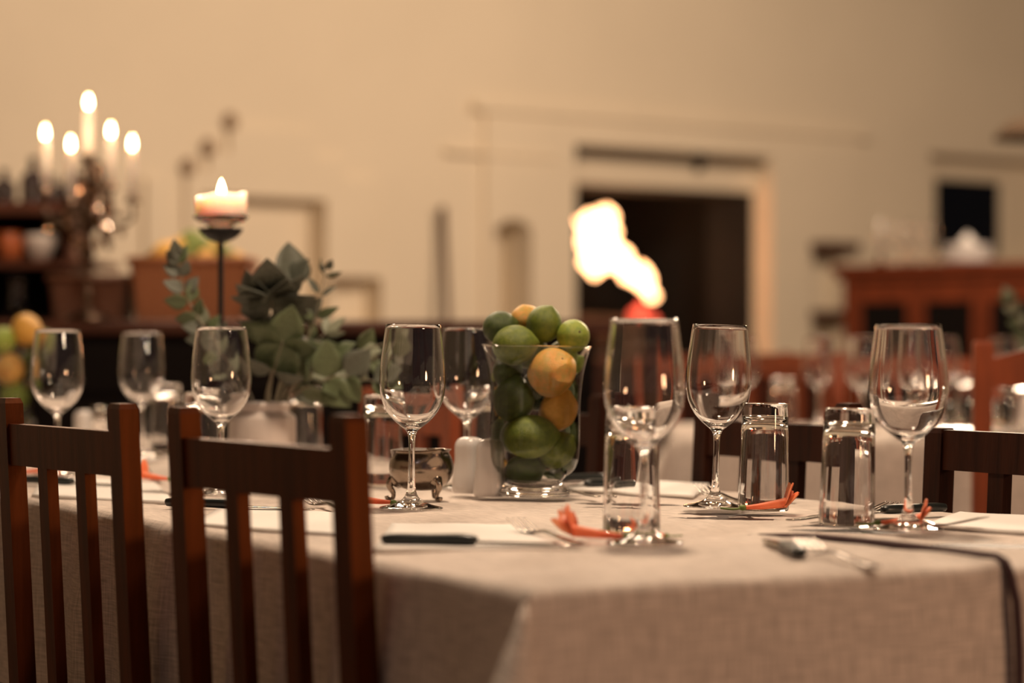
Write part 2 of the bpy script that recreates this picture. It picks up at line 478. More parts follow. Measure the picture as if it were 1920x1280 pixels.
for nm, s_, t_ in (('wall_left', S0 - .2, S0), ('wall_right', S1, S1 + .2)):
    mb = MB(); wbox(mb, s_, t_, 0, HC, DEP, THK)
    tag(mb.obj(nm, M['plaster']), 'plain cream plaster side wall', kind='structure')

# window at the right
wn = MB(); g = .05
def frame(m, r, w_, d0, d1):
    wbox(m, r[0], r[0] + w_, r[2], r[3], d0, d1); wbox(m, r[1] - w_, r[1], r[2], r[3], d0, d1)
    wbox(m, r[0] + w_, r[1] - w_, r[3] - w_, r[3], d0, d1); wbox(m, r[0] + w_, r[1] - w_, r[2], r[2] + w_, d0, d1)
frame(wn, wi, .02, .17, .24)
wo_ = tag(wn.obj('window_1', M['plaster']), 'deep-set window showing dusk blue sky, right of the hearth', kind='structure')
pn = MB(); wbox(pn, wi[0] + .02, wi[1] - .02, wi[2] + .02, wi[3] - .02, .20, .21)
pn.obj('pane', M['window_blue'], wo_)

# fire
ft = thing('hearth_fire', wp((fi[0] + fi[1]) / 2, fi[2] + .002, .8), 'blazing wood fire in the raised white hearth', 'fire')
def wat(px, py, d):     # point seen at px, py, d behind the wall plane
    a = (px - 960) / F
    # plane: (p - WF).NB = d
    k = (WF.dot(NB) + d) / (a * NB.x + NB.y)
    return Vector((a * k, k, EYE - (py - HZ) / F * k))
fl = MB()
for (px, py, rx, rz, d) in ((1112, 448, .085, .105, .75), (1132, 430, .06, .08, .7), (1105, 486, .075, .10, .8), (1145, 478, .075, .09, .75), (1165, 500, .065, .075, .7),
                            (1185, 518, .055, .055, .7), (1205, 530, .05, .055, .7), (1212, 552, .035, .04, .7), (1095, 455, .05, .09, .85), (1140, 415, .03, .04, .7)):
    p = rel(ft, wat(px + 8, py, d)); rx *= .88; rz *= .94; n0 = len(fl.v)
    fl.ball(p, 1.0, 14, 10, sc3=(rx, rx, rz))
    for i in range(n0, len(fl.v)):
        q = fl.v[i]; k = max(0, (q.z - p.z) / rz)
        fl.v[i] = q + Vector((-.05 * k * k, 0, .05 * k * k)) + Vector((.012 * math.sin(q.z * 60), 0, .01 * math.sin(q.x * 70)))
fl.obj('flame', M['fire'], ft)
for (px, py, r_) in ((1195, 592, .045), (1222, 600, .035), (1180, 610, .04), (1205, 575, .03)):
    b = MB(); b.ball(rel(ft, wat(px, py, .72)), r_, 8, 6, sc3=(1, 1, .9)); b.obj('ember', M['ember'], ft)
zf = fi[2] + .002
for (a0, b0, r_, h) in ((.12, .66, .06, .06), (.3, .8, .055, .06), (.2, .62, .05, .165)):
    b = MB(); s0 = fi[0] + (fi[1] - fi[0]) * a0; s1 = fi[0] + (fi[1] - fi[0]) * b0
    dd = .72 + .12 * (r_ - .055) / .005
    b.tube([rel(ft, wp(s0 + (s1 - s0) * t, zf + h, dd + .05 * math.sin(4 * t))) for t in (0, .2, .4, .6, .8, 1)], [r_ * k for k in (.8, 1, .95, 1, .9, .8)], 9)
    b.obj('log', M['log'], ft)
fl_ = light('fire_glow', wat(1165, 500, .45), 9, (1, .42, .18), .12)

# pole, knobs, slots
b = MB(); p0 = wat(838, 600, -.11); p1 = wat(830, 388, -.05)
dz = p0 + (p0 - p1) * ((p0.z - 0.0) / (p1.z - p0.z))
b.tube([dz, p0, p1], .016, 8)
tag(b.obj('wooden_pole', M['side_wood']), 'thin brown wooden pole leaning against the cream wall beside arched niche', 'pole')
for k, (px, py) in enumerate(((343, 316), (380, 287), (424, 251))):
    s_, z_ = wsz(px, py); base = [328, 292, 243][k]; _, zb = wsz(px, base)
    sk = [wsz(357, 0)[0], wsz(395, 0)[0], wsz(436, 0)[0]][k]
    b = MB(); b.lathe(prf([(0, 0), (.022, 0), (.034, .025), (.030, .05), (.018, .062), (.022, .072), (0, .072)]), 16)
    o = b.obj('clay_pot', M['clay']); o.location = wp(sk, zb, -.025) + Vector((0, 0, .0)); 
    o.location = wp(sk - .02, zb, -.016)
    tag(o, ['small dark clay pot on the lowest step of the stepped plaster gable', 'small dark clay pot on the middle plaster step', 'small dark clay pot on the highest plaster step'][k], 'pot', 'clay pots on the stepped wall')
for py, lb in ((462, 'upper dark wooden peg shelf in the small niche by the cabinet'), (590, 'lower dark wooden peg shelf beside the cabinet')):
    s0, z0 = wsz(1512, py); s1, _ = wsz(1584, py)
    b = MB(); wbox(b, s0, s1, z0 - .02, z0 + .025, -.12, .12)
    tag(b.obj('wall_shelf', M['side_wood']), lb, 'shelf', 'dark shelves beside the cabinet')

# ------------------------------------------------------------------ big furniture
TU = Vector((.883, .469, 0)).normalized(); TV = Vector((-TU.y, TU.x, 0))
P0 = Vector((.021, 1.905, 0)); TW, TL = .86, 3.5
def tp(u, v, z=0.0): return P0 + TU * u + TV * v + Vector((0, 0, z))
TANG = math.atan2(TU.y, TU.x)
t = thing('long_dining_table', P0, 'long dining table hidden under the pale linen cloths', 'table', TANG)
b = MB(); b.box((.02, .02, .715), (TW - .02, TL - .02, .7455), bev=.004); b.obj('table_top', M['dark_wood'], t)
for (u, v) in ((.08, .1), (TW - .08, .1), (.08, TL - .1), (TW - .08, TL - .1)):
    b = MB(); b.box((u - .035, v - .035, 0), (u + .035, v + .035, .715), bev=.004); b.obj('leg', M['dark_wood'], t)

def cloth_mesh(u0, u1, v0, v1, z, drops, dl=.25, nu=60, nv=120, lift=None, thick=.0012, seed=1, rad=.012, wave=.010):
    """cloth over [u0,u1]x[v0,v1]; drops = (left, right, front, back) booleans"""
    rnd = random.Random(seed); ph = [rnd.uniform(0, 6.28) for _ in range(6)]
    def axis(a0, a1, lo, hi, n):
        out = [a0 + (a1 - a0) * i / n for i in range(n + 1)]
        if lo: out = [a0 - dl * (1 - i / 16) for i in range(16)] + [a0 - .009, a0 - .004] + out
        if hi: out = out + [a1 + .004, a1 + .009] + [a1 + dl * (i + 1) / 16 for i in range(16)]
        return sorted(out)
    us = axis(u0, u1, drops[0], drops[1], nu); vs_ = axis(v0, v1, drops[2], drops[3], nv)
    def bend(e):   # distance past edge -> (out, down)
        if e <= 0: return 0.0, 0.0
        q = rad * PI / 2
        if e < q: a = e / rad; return rad * math.sin(a), rad * (1 - math.cos(a))
        return rad, rad + (e - q)
    verts = []; uvs = []
    for v in vs_:
        for u in us:
            eu = (u0 - u) if u < u0 else (u - u1 if u > u1 else 0); ev = (v0 - v) if v < v0 else (v - v1 if v > v1 else 0)
            su = -1 if u < u0 else 1; sv = -1 if v < v0 else 1
            uu = min(max(u, u0), u1); vv = min(max(v, v0), v1)
            ou, du = bend(eu); ov, dv = bend(ev); down = max(du, dv)
            if eu > 0 and ev > 0:
                k = min(eu, ev); ou = ou * 1 + .42 * k; ov = ov * 1 + .42 * k
                if eu > ev: ou = ou - .30 * k
                else: ov = ov - .30 * k
            amp = wave * min(1, down / .12)
            if eu > 0: ou += amp * (math.sin(vv * 23 + ph[0]) + .6 * math.sin(vv * 51 + ph[1])) + amp * .9
            if ev > 0: ov += amp * (math.sin(uu * 19 + ph[2]) + .4 * math.sin(uu * 43 + ph[3])) * .5 + amp * .6
            zz = z - down
            if down == 0: zz += .0006 * (math.sin(u * 31 + ph[4]) + math.sin(v * 27 + ph[5]) + math.sin((u + v) * 61))
            if lift: 
                l = lift(u, v); zz += l
            verts.append(tp(uu + su * ou, vv + sv * ov, zz)); uvs.append((u, v))
    n = len(us); fs = []
    for j in range(len(vs_) - 1):
        for i in range(n - 1):
            q = (j * n + i, j * n + i + 1, (j + 1) * n + i + 1, (j + 1) * n + i)
            uc = (us[i] + us[i + 1]) / 2; vc = (vs_[j] + vs_[j + 1]) / 2
            if (uc < u0 or uc > u1) and (vc < v0 or vc > v1):
                if (uc < u0) == (vc < v0): fs += [(q[0], q[1], q[2]), (q[0], q[2], q[3])]
                else: fs += [(q[0], q[1], q[3]), (q[1], q[2], q[3])]
            else: fs.append(q)
    me = bpy.data.meshes.new('tablecloth'); me.from_pydata([tuple(p) for p in verts], [], fs)
    uvl = me.uv_layers.new(name='UVMap')
    for li, lp in enumerate(me.loops): uvl.data[li].uv = uvs[lp.vertex_index]
    me.polygons.foreach_set('use_smooth', [True] * len(me.polygons)); me.update(); me.materials.append(M['linen'])
    return me, us, vs_
HU = .455
def bump_lift(u, v):
    k = max(0, 1 - max(0, v) / .36)
    e = max(0, 1 - abs(HU - u) / .035)
    return .005 * (k ** .5 if k > 0 else 0) * e * e
me, us, vs_ = cloth_mesh(-.003, HU, -.003, TL, TT - .0008, (True, False, True, True), lift=bump_lift, seed=3, nu=40, nv=140)
o = link('tablecloth', me); tag(o, 'pale linen tablecloth with a dark strip along the edge overlapping its neighbour at the table end', 'tablecloth')
# dark tube drawn along the free edge of the upper cloth
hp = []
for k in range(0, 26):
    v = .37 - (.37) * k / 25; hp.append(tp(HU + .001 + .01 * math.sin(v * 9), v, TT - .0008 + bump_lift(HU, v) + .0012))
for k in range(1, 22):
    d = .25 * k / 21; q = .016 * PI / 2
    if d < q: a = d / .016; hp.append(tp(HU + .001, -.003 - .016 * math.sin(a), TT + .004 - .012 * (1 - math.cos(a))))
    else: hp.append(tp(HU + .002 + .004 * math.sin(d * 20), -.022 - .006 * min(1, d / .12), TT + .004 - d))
b = MB(); b.tube(hp, [min(.0044, .0005 + .0007 * i) for i in range(len(hp))], 6); b.obj('edge_strip', M['strip_dark'], o)
me, us, vs_ = cloth_mesh(HU - .06, TW + .003, -.001, TL, TT - .0038, (False, True, True, True), seed=5, nu=40, nv=140, wave=.006)
o = link('tablecloth', me); tag(o, 'plain pale linen tablecloth tucked under its neighbour, far side of the table', 'tablecloth')

# ------------------------------------------------------------------ chairs
def chair(pr, ang, wdt, ztop, wood, label, group, front=1, style='slat', name='dining_chair'):
    """pr: ground point of the near post; ang: direction along the back; front=+1 seat to the right of that direction"""
    t = thing(name, (pr[0], pr[1], 0), label, 'chair', ang, group)
    # local: x along the back, y = forward * -front
    f = -front
    def lean(z): return -(ztop - z) * .05 * -1 if z > .45 else (ztop - .45) * .05
    def post(x, zt):
        m = MB(); a, bb = .016, .011
        zsq = [0, .2, .45, .6, zt - .006, zt]
        vs = []; fs = []
        for i, z in enumerate(zsq):
            sh = .8 if i == 0 else (.82 if i == 5 else 1)
            yo = f * lean(z)
            for (sx, sy) in ((-1, -1), (1, -1), (1, 1), (-1, 1)):
                vs.append((x + sx * a * sh, yo + sy * bb * sh, z))
        for i in range(5):
            for k in range(4): fs.append((i * 4 + k, i * 4 + (k + 1) % 4, i * 4 + 4 + (k + 1) % 4, i * 4 + 4 + k))
        fs.append((3, 2, 1, 0)); fs.append((20, 21, 22, 23))
        m.add(vs, fs); return m
    rail_t, rail_b = ztop - .030, ztop - .078
    if style == 'flush': zt = ztop - .028
    else: zt = ztop
    for x in (0, wdt): post(x, zt).obj('post', wood, t)
    def bar(name, x0, x1, z0, z1, th, arch=0.0):
        m = MB(); n = 10; vs = []; fs = []
        for i in range(n + 1):
            x = x0 + (x1 - x0) * i / n; k = 4 * (i / n) * (1 - i / n)
            for (z, top) in ((z0, 0), (z1 + arch * k, 1)):
                for sy in (-1, 1):
                    vs.append((x, f * lean(z) + sy * th, z))
        for i in range(n):
            q = i * 4; p = q + 4
            fs += [(q, p, p + 1, q + 1), (q + 2, q + 3, p + 3, p + 2), (q, q + 2, p + 2, p), (q + 1, p + 1, p + 3, q + 3)]
        fs += [(0, 1, 3, 2), (n * 4, n * 4 + 2, n * 4 + 3, n * 4 + 1)]
        m.add(vs, fs); return m.obj(name, wood, t)
    arch = .03 if style == 'arch' else 0
    bar('top_rail', .016, wdt - .016, rail_b, rail_t, .008, arch)
    bar('bottom_rail', .016, wdt - .016, .50, .54, .008)
    ns = 2
    for k in range(ns):
        xc = wdt * (k + 1) / (ns + 1); m = MB(); vs = []
        zz = [.54, (rail_b + .54) / 2, rail_b]
        for z in zz:
            for (sx, sy) in ((-1, -1), (1, -1), (1, 1), (-1, 1)): vs.append((xc + sx * .014, f * lean(z) + sy * .0065, z))
        fs = [(i * 4 + k2, i * 4 + (k2 + 1) % 4, i * 4 + 4 + (k2 + 1) % 4, i * 4 + 4 + k2) for i in range(2) for k2 in range(4)]
        m.add(vs, fs + [(3, 2, 1, 0), (8, 9, 10, 11)]); m.obj('slat', wood, t)
    yo = f * lean(.44)
    def yb(a_, b_): return (min(a_, b_), max(a_, b_))
    y0, y1 = yb(yo + f * .013, yo + f * .40)
    m = MB(); m.box((-.015, y0, .425), (wdt + .015, y1, .447), bev=.006); m.obj('seat', wood, t)
    y0, y1 = yb(yo + f * .36, yo + f * .392)
    for x in (0, wdt):
        m = MB(); m.box((x - .014, y0, 0), (x + .018 if x == 0 else x + .014, y1, .425), bev=.003); m.obj('leg', wood, t)
        a0, a1 = yb(yo + f * .012, yo + f * .36)
        m = MB(); m.box((x - .008, a0, .20), (x + .008, a1, .225)); m.obj('stretcher', wood, t)
    return t
# row at the near long side (backs to the camera)
def px_pt(px, Z): return ((px - 960) / F * Z, Z)
G1 = 'dark slatted chairs around the near table'
chair(px_pt(652, 2.085), math.radians(180 - 57.8), .34, .881, M['lit_varnished_wood'], 'dark wooden slat-back chair in front of the eucalyptus jar, its side post lit warm', G1, front=1)
chair(px_pt(230, 2.56), math.radians(180 - 58), .34, .880, M['lit_varnished_wood'], 'dark wooden slat-back chair at the left photo edge, before the far lemon vase', G1, front=1)
# row at the far long side
AV = math.atan2(TV.y, TV.x)
def fs_pt(t_): q = tp(TW + .065, t_); return (q.x, q.y)
chair(fs_pt(.865), AV, .335, .868, M['dark_wood'], 'dark slat-back chair across the table behind the two upturned tumblers', G1, front=-1)
chair(fs_pt(.33), AV, .345, .870, M['dark_wood'], 'dark chair across the table behind the largest wine glass, with a flush top rail', G1, front=-1, style='flush')
chair(fs_pt(1.50), AV, .335, .868, M['dark_wood'], 'dark slat-back chair across the table right behind the glass vase of citrus', G1, front=-1)
chair(fs_pt(2.0), AV, .335, .868, M['red_wood'], 'reddish-lit slat-back chair across the table behind the sugar bowl', G1, front=-1)  # red wood carries the reddish light on this dark chair

# second table
A2 = Vector((.335, 4.95, 0)); U2 = Vector((.998, -.065, 0)).normalized(); V2 = Vector((.065, .998, 0)).normalized(); ang2 = math.atan2(U2.y, U2.x)
def t2(u, v, z=0): return A2 + U2 * u + V2 * v + Vector((0, 0, z))
t = thing('dining_table', A2, 'square dining table under a pale cloth, behind the chairs on the right', 'table', ang2)
b = MB(); b.box((.02, .02, .71), (1.38, 1.18, .7455), bev=.004); b.obj('table_top', M['dark_wood'], t)
for (u, v) in ((.1, .1), (1.3, .1), (.1, 1.1), (1.3, 1.1)):
    b = MB(); b.box((u - .035, v - .035, 0), (u + .035, v + .035, .71)); b.obj('leg', M['dark_wood'], t)
_tp = tp
tp = lambda u, v, z=0.0: t2(u, v, z)
me, _, _ = cloth_mesh(0, 1.40, 0, 1.20, TT - .0008, (True, True, True, True), dl=.28, nu=30, nv=30, seed=9, wave=.012)
tp = _tp
o = link('tablecloth', me); tag(o, 'pale tablecloth hanging over the square table behind the right-hand chairs', 'tablecloth')
G2 = 'reddish high-back chairs around the second table'
chair(px_pt(1842, 4.15), ang2, .42, .952, M['red_wood'], 'tall reddish chair with curved top rail, cut by the photo edge, nearest of its table', G2, front=-1, style='arch', name='high_back_chair')
q = t2(.42, 1.30); chair((q.x, q.y), ang2, .40, .93, M['red_wood'], 'reddish high-back chair at the far side of the second table behind its glasses', G2, front=1, style='arch', name='high_back_chair')
q = px_pt(1542, 6.75); chair(q, math.radians(118), .36, .955, M['red_wood'], 'reddish chair turned sideways, left of the corner cabinet beyond the second table', G2, front=1, style='slat', name='high_back_chair')
q = t2(-.085, .20); chair((q.x, q.y), ang2 + PI / 2 + .05, .38, .92, M['red_wood'], 'reddish chair seen through the front wine glass, below the fire', G2, front=1, style='arch', name='high_back_chair')
q = px_pt(1262, 7.9); chair(q, math.radians(10), .38, .93, M['red_wood'], 'reddish chair seen through the wine glass left of the upturned tumblers', G2, front=1, style='arch', name='high_back_chair')

# ------------------------------------------------------------------ glassware
def wine_mesh(scale=1.0, seg=56, wide=1.0):
    out = [(.0, 0.0), (.034, 0.0), (.0368, .0004), (.0370, .0012), (.034, .0022), (.024, .0045), (.013, .0090), (.0068, .0165), (.0045, .028), (.0039, .045), (.0037, .065),
           (.0040, .080), (.0060, .0895), (.0125, .0955), (.0215, .1030), (.0300, .1135), (.0362, .1270), (.0388, .1430), (.0388, .1560), (.0374, .1740), (.0350, .1940), (.0322, .2145)]
    inn = [(.0313, .2147), (.0340, .1940), (.0364, .1740), (.0378, .1560), (.0378, .1430), (.0351, .1275), (.0288, .1145), (.0205, .1048), (.0110, .0985), (.0, .0965)]
    p = prf(out, 3) + [(.0318, .2152)] + prf(inn, 3)
    p = [((r if z < .083 * 1 else r * wide) * scale, z * scale) for r, z in p]
    m = MB(); m.lathe(p, seg); return m.mesh('wine_glass', M['glass'])
WG = wine_mesh(); WGB = wine_mesh(.985, wide=1.06)
WGF = wine_mesh(1.0, 24)
def tumbler_mesh(seg=56):
    # stands upside down: mouth on the table, thick base on top
    out = [(.0278, 0.0), (.0290, .0006), (.0296, .003), (.0292, .020), (.0283, .060), (.0272, .100), (.0264, .118), (.0258, .1226), (.0246, .1240), (.0, .1240)]
    inn = [(0, .1095), (.013, .1090), (.0200, .1065), (.0236, .100), (.0250, .088), (.0262, .060), (.0272, .020), (.0276, .003), (.0278, 0.0)]
    p = prf(inn, 3) + out
    m = MB(); m.lathe(p, seg); return m.mesh('tumbler', M['glass'])
TM = tumbler_mesh(); TMF = tumbler_mesh(24)
H0 = .0012
def place(name, me, px, Z, label, cat, group, tilt=0.0, rz=0.0):
    o = link(name, me); o.location = ((px - 960) / F * Z, Z, TT + H0); o.rotation_euler = (0, tilt, rz)
    return tag(o, label, cat, group)
GW = 'wine glasses on the near table'; GT = 'upturned tumblers on the near table'
place('wine_glass', WG, 1208, 2.322, 'empty wine glass nearest the camera, standing behind orange-red blossoms', 'wine glass', GW)
place('wine_glass', WG, 771, 2.83, 'empty wine glass in front of the silver sugar bowl', 'wine glass', GW, .01)
place('wine_glass', WG, 1340, 2.85, 'empty wine glass directly left of the upturned tumbler with a blossom at its foot', 'wine glass', GW, .03)
place('wine_glass', WGB, 1703, 2.50, 'largest wide-bowled wine glass, right of the nearer upturned tumbler', 'wine glass', GW)
place('wine_glass', WG, 415, 3.12, 'empty wine glass behind the slat chair, below the lit pillar candle', 'wine glass', GW)
place('wine_glass', WG, 875, 3.26, 'empty wine glass between the sugar bowl and the vase, behind the salt shakers', 'wine glass', GW)
place('wine_glass', WG, 108, 3.56, 'blurred wine glass overlapping the far vase of lemons', 'wine glass', GW)
place('wine_glass', WG, 266, 4.15, 'farthest blurred wine glass, between the candelabrum and the candle stand', 'wine glass', GW)
place('tumbler', TM, 1587, 2.555, 'upturned tumbler beside the largest wine glass, fork tines behind it', 'tumbler', GT, .03)
place('tumbler', TM, 1431, 2.80, 'upturned tumbler with an orange-red blossom inside its foot edge', 'tumbler', GT, .02)
place('tumbler', TM, 1184, 2.47, 'upturned tumbler directly behind the nearest wine glass', 'tumbler', GT)
place('tumbler', TM, 716, 3.30, 'upturned tumbler just right of the lit chair post, left of the sugar bowl', 'tumbler', GT, .01)
place('tumbler', TM, 912, 3.62, 'upturned tumbler partly hidden by the left edge of the citrus vase', 'tumbler', GT)
place('tumbler', TM, 312, 4.35, 'blurred upturned tumbler right of the farthest wine glass', 'tumbler', GT)
place('tumbler', TM, 378, 3.52, 'upturned tumbler behind the wine glass below the pillar candle', 'tumbler', GT)
place('tumbler', TM, 572, 3.95, 'upturned tumbler right of the cream jar under the eucalyptus', 'tumbler', GT)

# ------------------------------------------------------------------ vase of citrus
VZ = 3.06; VX = (1000 - 960) / F * VZ
def thin_glass(name):
    m = bpy.data.materials.new(name); m.use_nodes = True; nt = m.node_tree; nt.nodes.remove(nt.nodes['Principled BSDF'])
    tr = nt.nodes.new('ShaderNodeBsdfTransparent'); tr.inputs[0].default_value = (.985, .99, .985, 1)
    gl = nt.nodes.new('ShaderNodeBsdfGlossy'); gl.inputs['Roughness'].default_value = .0
    fr = nt.nodes.new('ShaderNodeFresnel'); fr.inputs['IOR'].default_value = 1.45; mx = nt.nodes.new('ShaderNodeMixShader')
    nt.links.new(fr.outputs[0], mx.inputs[0]); nt.links.new(tr.outputs[0], mx.inputs[1]); nt.links.new(gl.outputs[0], mx.inputs[2])
    nt.links.new(mx.outputs[0], nt.nodes['Material Output'].inputs[0]); return m
M['thin_glass'] = thin_glass('blown_glass')
fo_p = [(.0, .0), (.040, .0), (.0450, .0010), (.0462, .0040), (.0450, .0080), (.0400, .0125), (.0365, .0170), (.0362, .0205)]
fi_p = [(.0334, .0205), (.0325, .0150), (.0270, .0085), (.0150, .0062), (.0, .0058)]
bo_p = [(.0362, .0207), (.0400, .0250), (.0480, .0310), (.0535, .0390), (.0562, .0500), (.0570, .0650),
       (.0568, .0850), (.0568, .1100), (.0580, .1350), (.0612, .1610), (.0660, .1800), (.0690, .1890)]
m = MB(); m.lathe(prf(fo_p, 3) + prf(fi_p, 3), 72); VFOOT = m.mesh('foot', M['glass'])
bi_p = [(r - .0016, z) for r, z in bo_p]
m = MB(); m.lathe(prf(bo_p, 3), 72); VBODY = m.mesh('glass_vase', M['thin_glass'])
m = MB(); m.tube([(.0686 * math.cos(2 * PI * k / 72), .0686 * math.sin(2 * PI * k / 72), .1893) for k in range(73)], .00105, 8, caps=False); VRIM = m.mesh('rim', M['glass'])
def vase(loc, tilt, label):
    t = thing('glass_vase', loc, label, 'vase'); t.rotation_euler = (0, tilt, 0)
    link('body', VBODY, t); link('foot', VFOOT, t); link('rim', VRIM, t); return t
vase((VX, VZ, TT + H0 + .0008), .022, 'clear footed glass vase packed with limes and lemons, centre of the table')

def fruit_mesh(name, kind, seed):
    rnd = random.Random(seed); m = MB(); seg, rings = 28, 20; prof = []
    for i in range(rings + 1):
        a = PI * i / rings; r = math.sin(a); z = -math.cos(a) * 1.10
        if kind == 'lemon': r *= 1.0; z *= 1.02
        if i >= rings - 2: z += (.06, .13, .16)[i - rings + 2]; r *= (.9, .75, 0)[i - rings + 2]
        if i <= 1: z += .05 * (1 - i)
        prof.append((max(r, 0) if 0 < i < rings else 0, z))
    m.lathe(prof, seg)
    f = 3 if kind == 'lemon' else 2
    for i, p in enumerate(m.v):
        k = 1 + (.028 if kind == 'lemon' else .012) * math.sin(p.x * f + seed) * math.cos(p.y * f * 1.3 + seed * 2) + (.016 if kind == 'lemon' else .004) * math.sin(p.z * 7 + p.x * 5 + seed)
        m.v[i] = p * k
    return m
FM = {}
def fruit(loc, r, kind, matn, label, rot=(0, 0, 0), group=None, scar=False, sz=1.0, low=False):
    key = (kind, matn, low)
    if key not in FM: FM[key] = fruit_mesh(kind, kind, len(FM) + 1).mesh(kind, M[matn])
    o = link(kind, FM[key]); o.location = loc; o.scale = (r, r, r * sz); o.rotation_euler = rot
    tag(o, label, kind, group)
    if scar:
        s = MB(); s.lathe([(0, 1.14), (.10, 1.135), (.16, 1.09), (.17, 1.04), (0, 1.0)], 9, lobes=5, amp=.25)
        q = s.obj('stem_scar', M['scar'], o); q.rotation_euler = (PI, 0, 0); q.location = (0, 0, .065); o.rotation_euler = (rot[0] + PI, rot[1], rot[2])
    return o
GC = 'limes and lemons in the glass vase'
k_ = .000264
VF = [  # X, y, z, r, kind, material, label, rot, scar
 (-.047, .004, .214, .0205, 'lime', 'lime_dark', 'small dark green lime balanced on the left rim of the vase', (0, 1.3, .2), False),
 (-.016, .040, .224, .0185, 'lemon', 'lemon_gold', 'rough yellow lemon peeping out behind the top limes', (0, .8, .5), False),
 (.009, .010, .218, .0225, 'lime', 'lime', 'topmost bright green lime of the vase', (.5, .4, 0), False),
 (.046, -.002, .203, .0208, 'lime', 'lime_pale', 'pale green lime with a dark stem scar, right of the top lime', (1.35, 0, .35), True),
 (-.028, -.024, .191, .0255, 'lime', 'lime', 'large green lime at the vase rim with its pointed end towards the right', (0, 1.45, -.15), False),
 (.0200, -.0235, .157, .0298, 'lemon', 'lemon_gold', 'big rough yellow-orange lemon behind the glass just under the rim', (1.0, 0, .5), True),
 (-.0360, .0120, .158, .0190, 'lime', 'lime_dark', 'dark green lime pressed against the left of the vase under the rim', (0, .3, 0), False),
 (-.0270, -.0060, .122, .0262, 'lime', 'lime_dark', 'large dark green lime at the left of the vase at half height', (0, .2, 0), False),
 (.0290, .0020, .1085, .0245, 'lemon', 'lemon', 'smaller yellow lemon below the big rough one', (.4, .5, 0), False),
 (-.0055, -.0220, .0760, .0275, 'lime', 'lime', 'widest mid green lime lying across the lower vase', (0, 1.5, .05), False),
 (.0290, -.0020, .0585, .0215, 'lime', 'lime', 'green lime at lower right of the vase beside the widest lime', (.6, .7, .3), False),
 (-.0120, -.0020, .0320, .0225, 'lime', 'lime_dark', 'lowest dark green lime sunk into the foot of the vase', (0, 1.4, 0), False),
 (.0330, .0260, .1760, .0200, 'lime', 'lime_pale', 'pale lime behind the big rough lemon under the vase rim', (.3, .2, 0), False),
 (-.0200, .0290, .0760, .0230, 'lime', 'lime_dark', 'dark lime at the back of the lower vase', (.4, .9, 0), False),
 (.0020, .0300, .1330, .0235, 'lime', 'lime_dark', 'dark lime at the back of the vase at half height', (.4, .1, 0), False),
 (-.0080, .0300, .1840, .0220, 'lime', 'lime', 'green lime at the back of the vase just under the rim', (.1, .6, 0), False),
]
for (x, y, z, r, kd, mt, lb, rot, scr) in VF:
    sz = 1.12 if 'widest' in lb else 1.0
    fruit((VX + x + .022 * z, VZ + y, TT + H0 + z), r, kd, mt, lb, rot, GC, scr, sz)

# far vase at the left edge
V2X, V2Z = (12 - 960) / F * 4.75, 4.75
vase((V2X, V2Z, TT + H0), 0, 'blurred glass vase of citrus at the left photo edge')
GC2 = 'citrus in the far vase'
for (px, py, dy, r, kd, mt, lb) in ((52, 618, -.01, .030, 'lemon', 'lemon', 'upper right yellow lemon of the far vase'), (8, 638, -.02, .026, 'lime', 'lime_pale', 'yellow-green lime of the far vase, left of its top lemon'),
        (22, 692, -.022, .029, 'lemon', 'lemon_gold', 'orange-yellow lemon in the middle of the far vase'), (70, 640, .03, .024, 'lime', 'lime', 'green lime behind the top lemon of the far vase'),
        (30, 742, -.012, .028, 'lime', 'lime', 'green lime low in the far vase'), (-14, 690, .01, .024, 'lime', 'lime_dark', 'dark lime at the back of the far vase'), (52, 676, .02, .02, 'lime', 'lime_dark', 'small dark lime at the right inside the far vase'),
        (8, 790, 0, .024, 'lime', 'lime_dark', 'lowest dark lime of the far vase')):
    p = at(px, py, V2Z); fruit((p.x, p.y + dy, p.z), r, kd, mt, lb, (.5, .8, px * .1), GC2)

# ------------------------------------------------------------------ silver creamer, shakers
SX, SZ = (790 - 960) / F * 2.985, 2.985
t = thing('sugar_bowl', (SX, SZ, TT + H0), 'tarnished silver sugar bowl on three scrolled feet with a small lip', 'sugar bowl', -.5)
out = [(0, .012), (.018, .013), (.031, .020), (.0385, .031), (.0400, .041), (.0380, .051), (.0345, .058), (.0350, .0605), (.0375, .0625)]
inn = [(.0365, .0625), (.0335, .0600), (.0330, .0575), (.0365, .0505), (.0385, .0410), (.0370, .0315), (.0300, .0215), (.017, .0148), (0, .0138)]
m = MB(); m.lathe(prf(out, 3) + prf(inn, 3), 48)
for i, p in enumerate(m.v):    # pour lip
    a = math.atan2(p.y, p.x)
    k = math.exp(-((a + .55) / .28) ** 2) * max(0, (p.z - .045) / .0175)
    m.v[i] = Vector((p.x * (1 + .34 * k), p.y * (1 + .34 * k), p.z + .003 * k))
m.obj('bowl', M['silver'], t)
for k in range(3):
    a = 2 * PI * k / 3 - .45; c, s_ = math.cos(a), math.sin(a)
    m = MB(); pts = [(.026, .030), (.036, .026), (.0395, .018), (.0345, .009), (.0355, .0025), (.0415, .0022), (.043, .0055)]
    pts = spline(pts, 3)
    m.tube([(c * r, s_ * r, z) for r, z in pts], [.0062 - .0036 * min(1, i / (len(pts) * .55)) for i in range(len(pts))], 8)
    m.ball((c * .030, s_ * .030, .0275), .0095, 10, 8, sc3=(1, 1, 1.25))
    m.obj('foot', M['silver'], t)
GS = 'sugar sachets in the silver bowl'
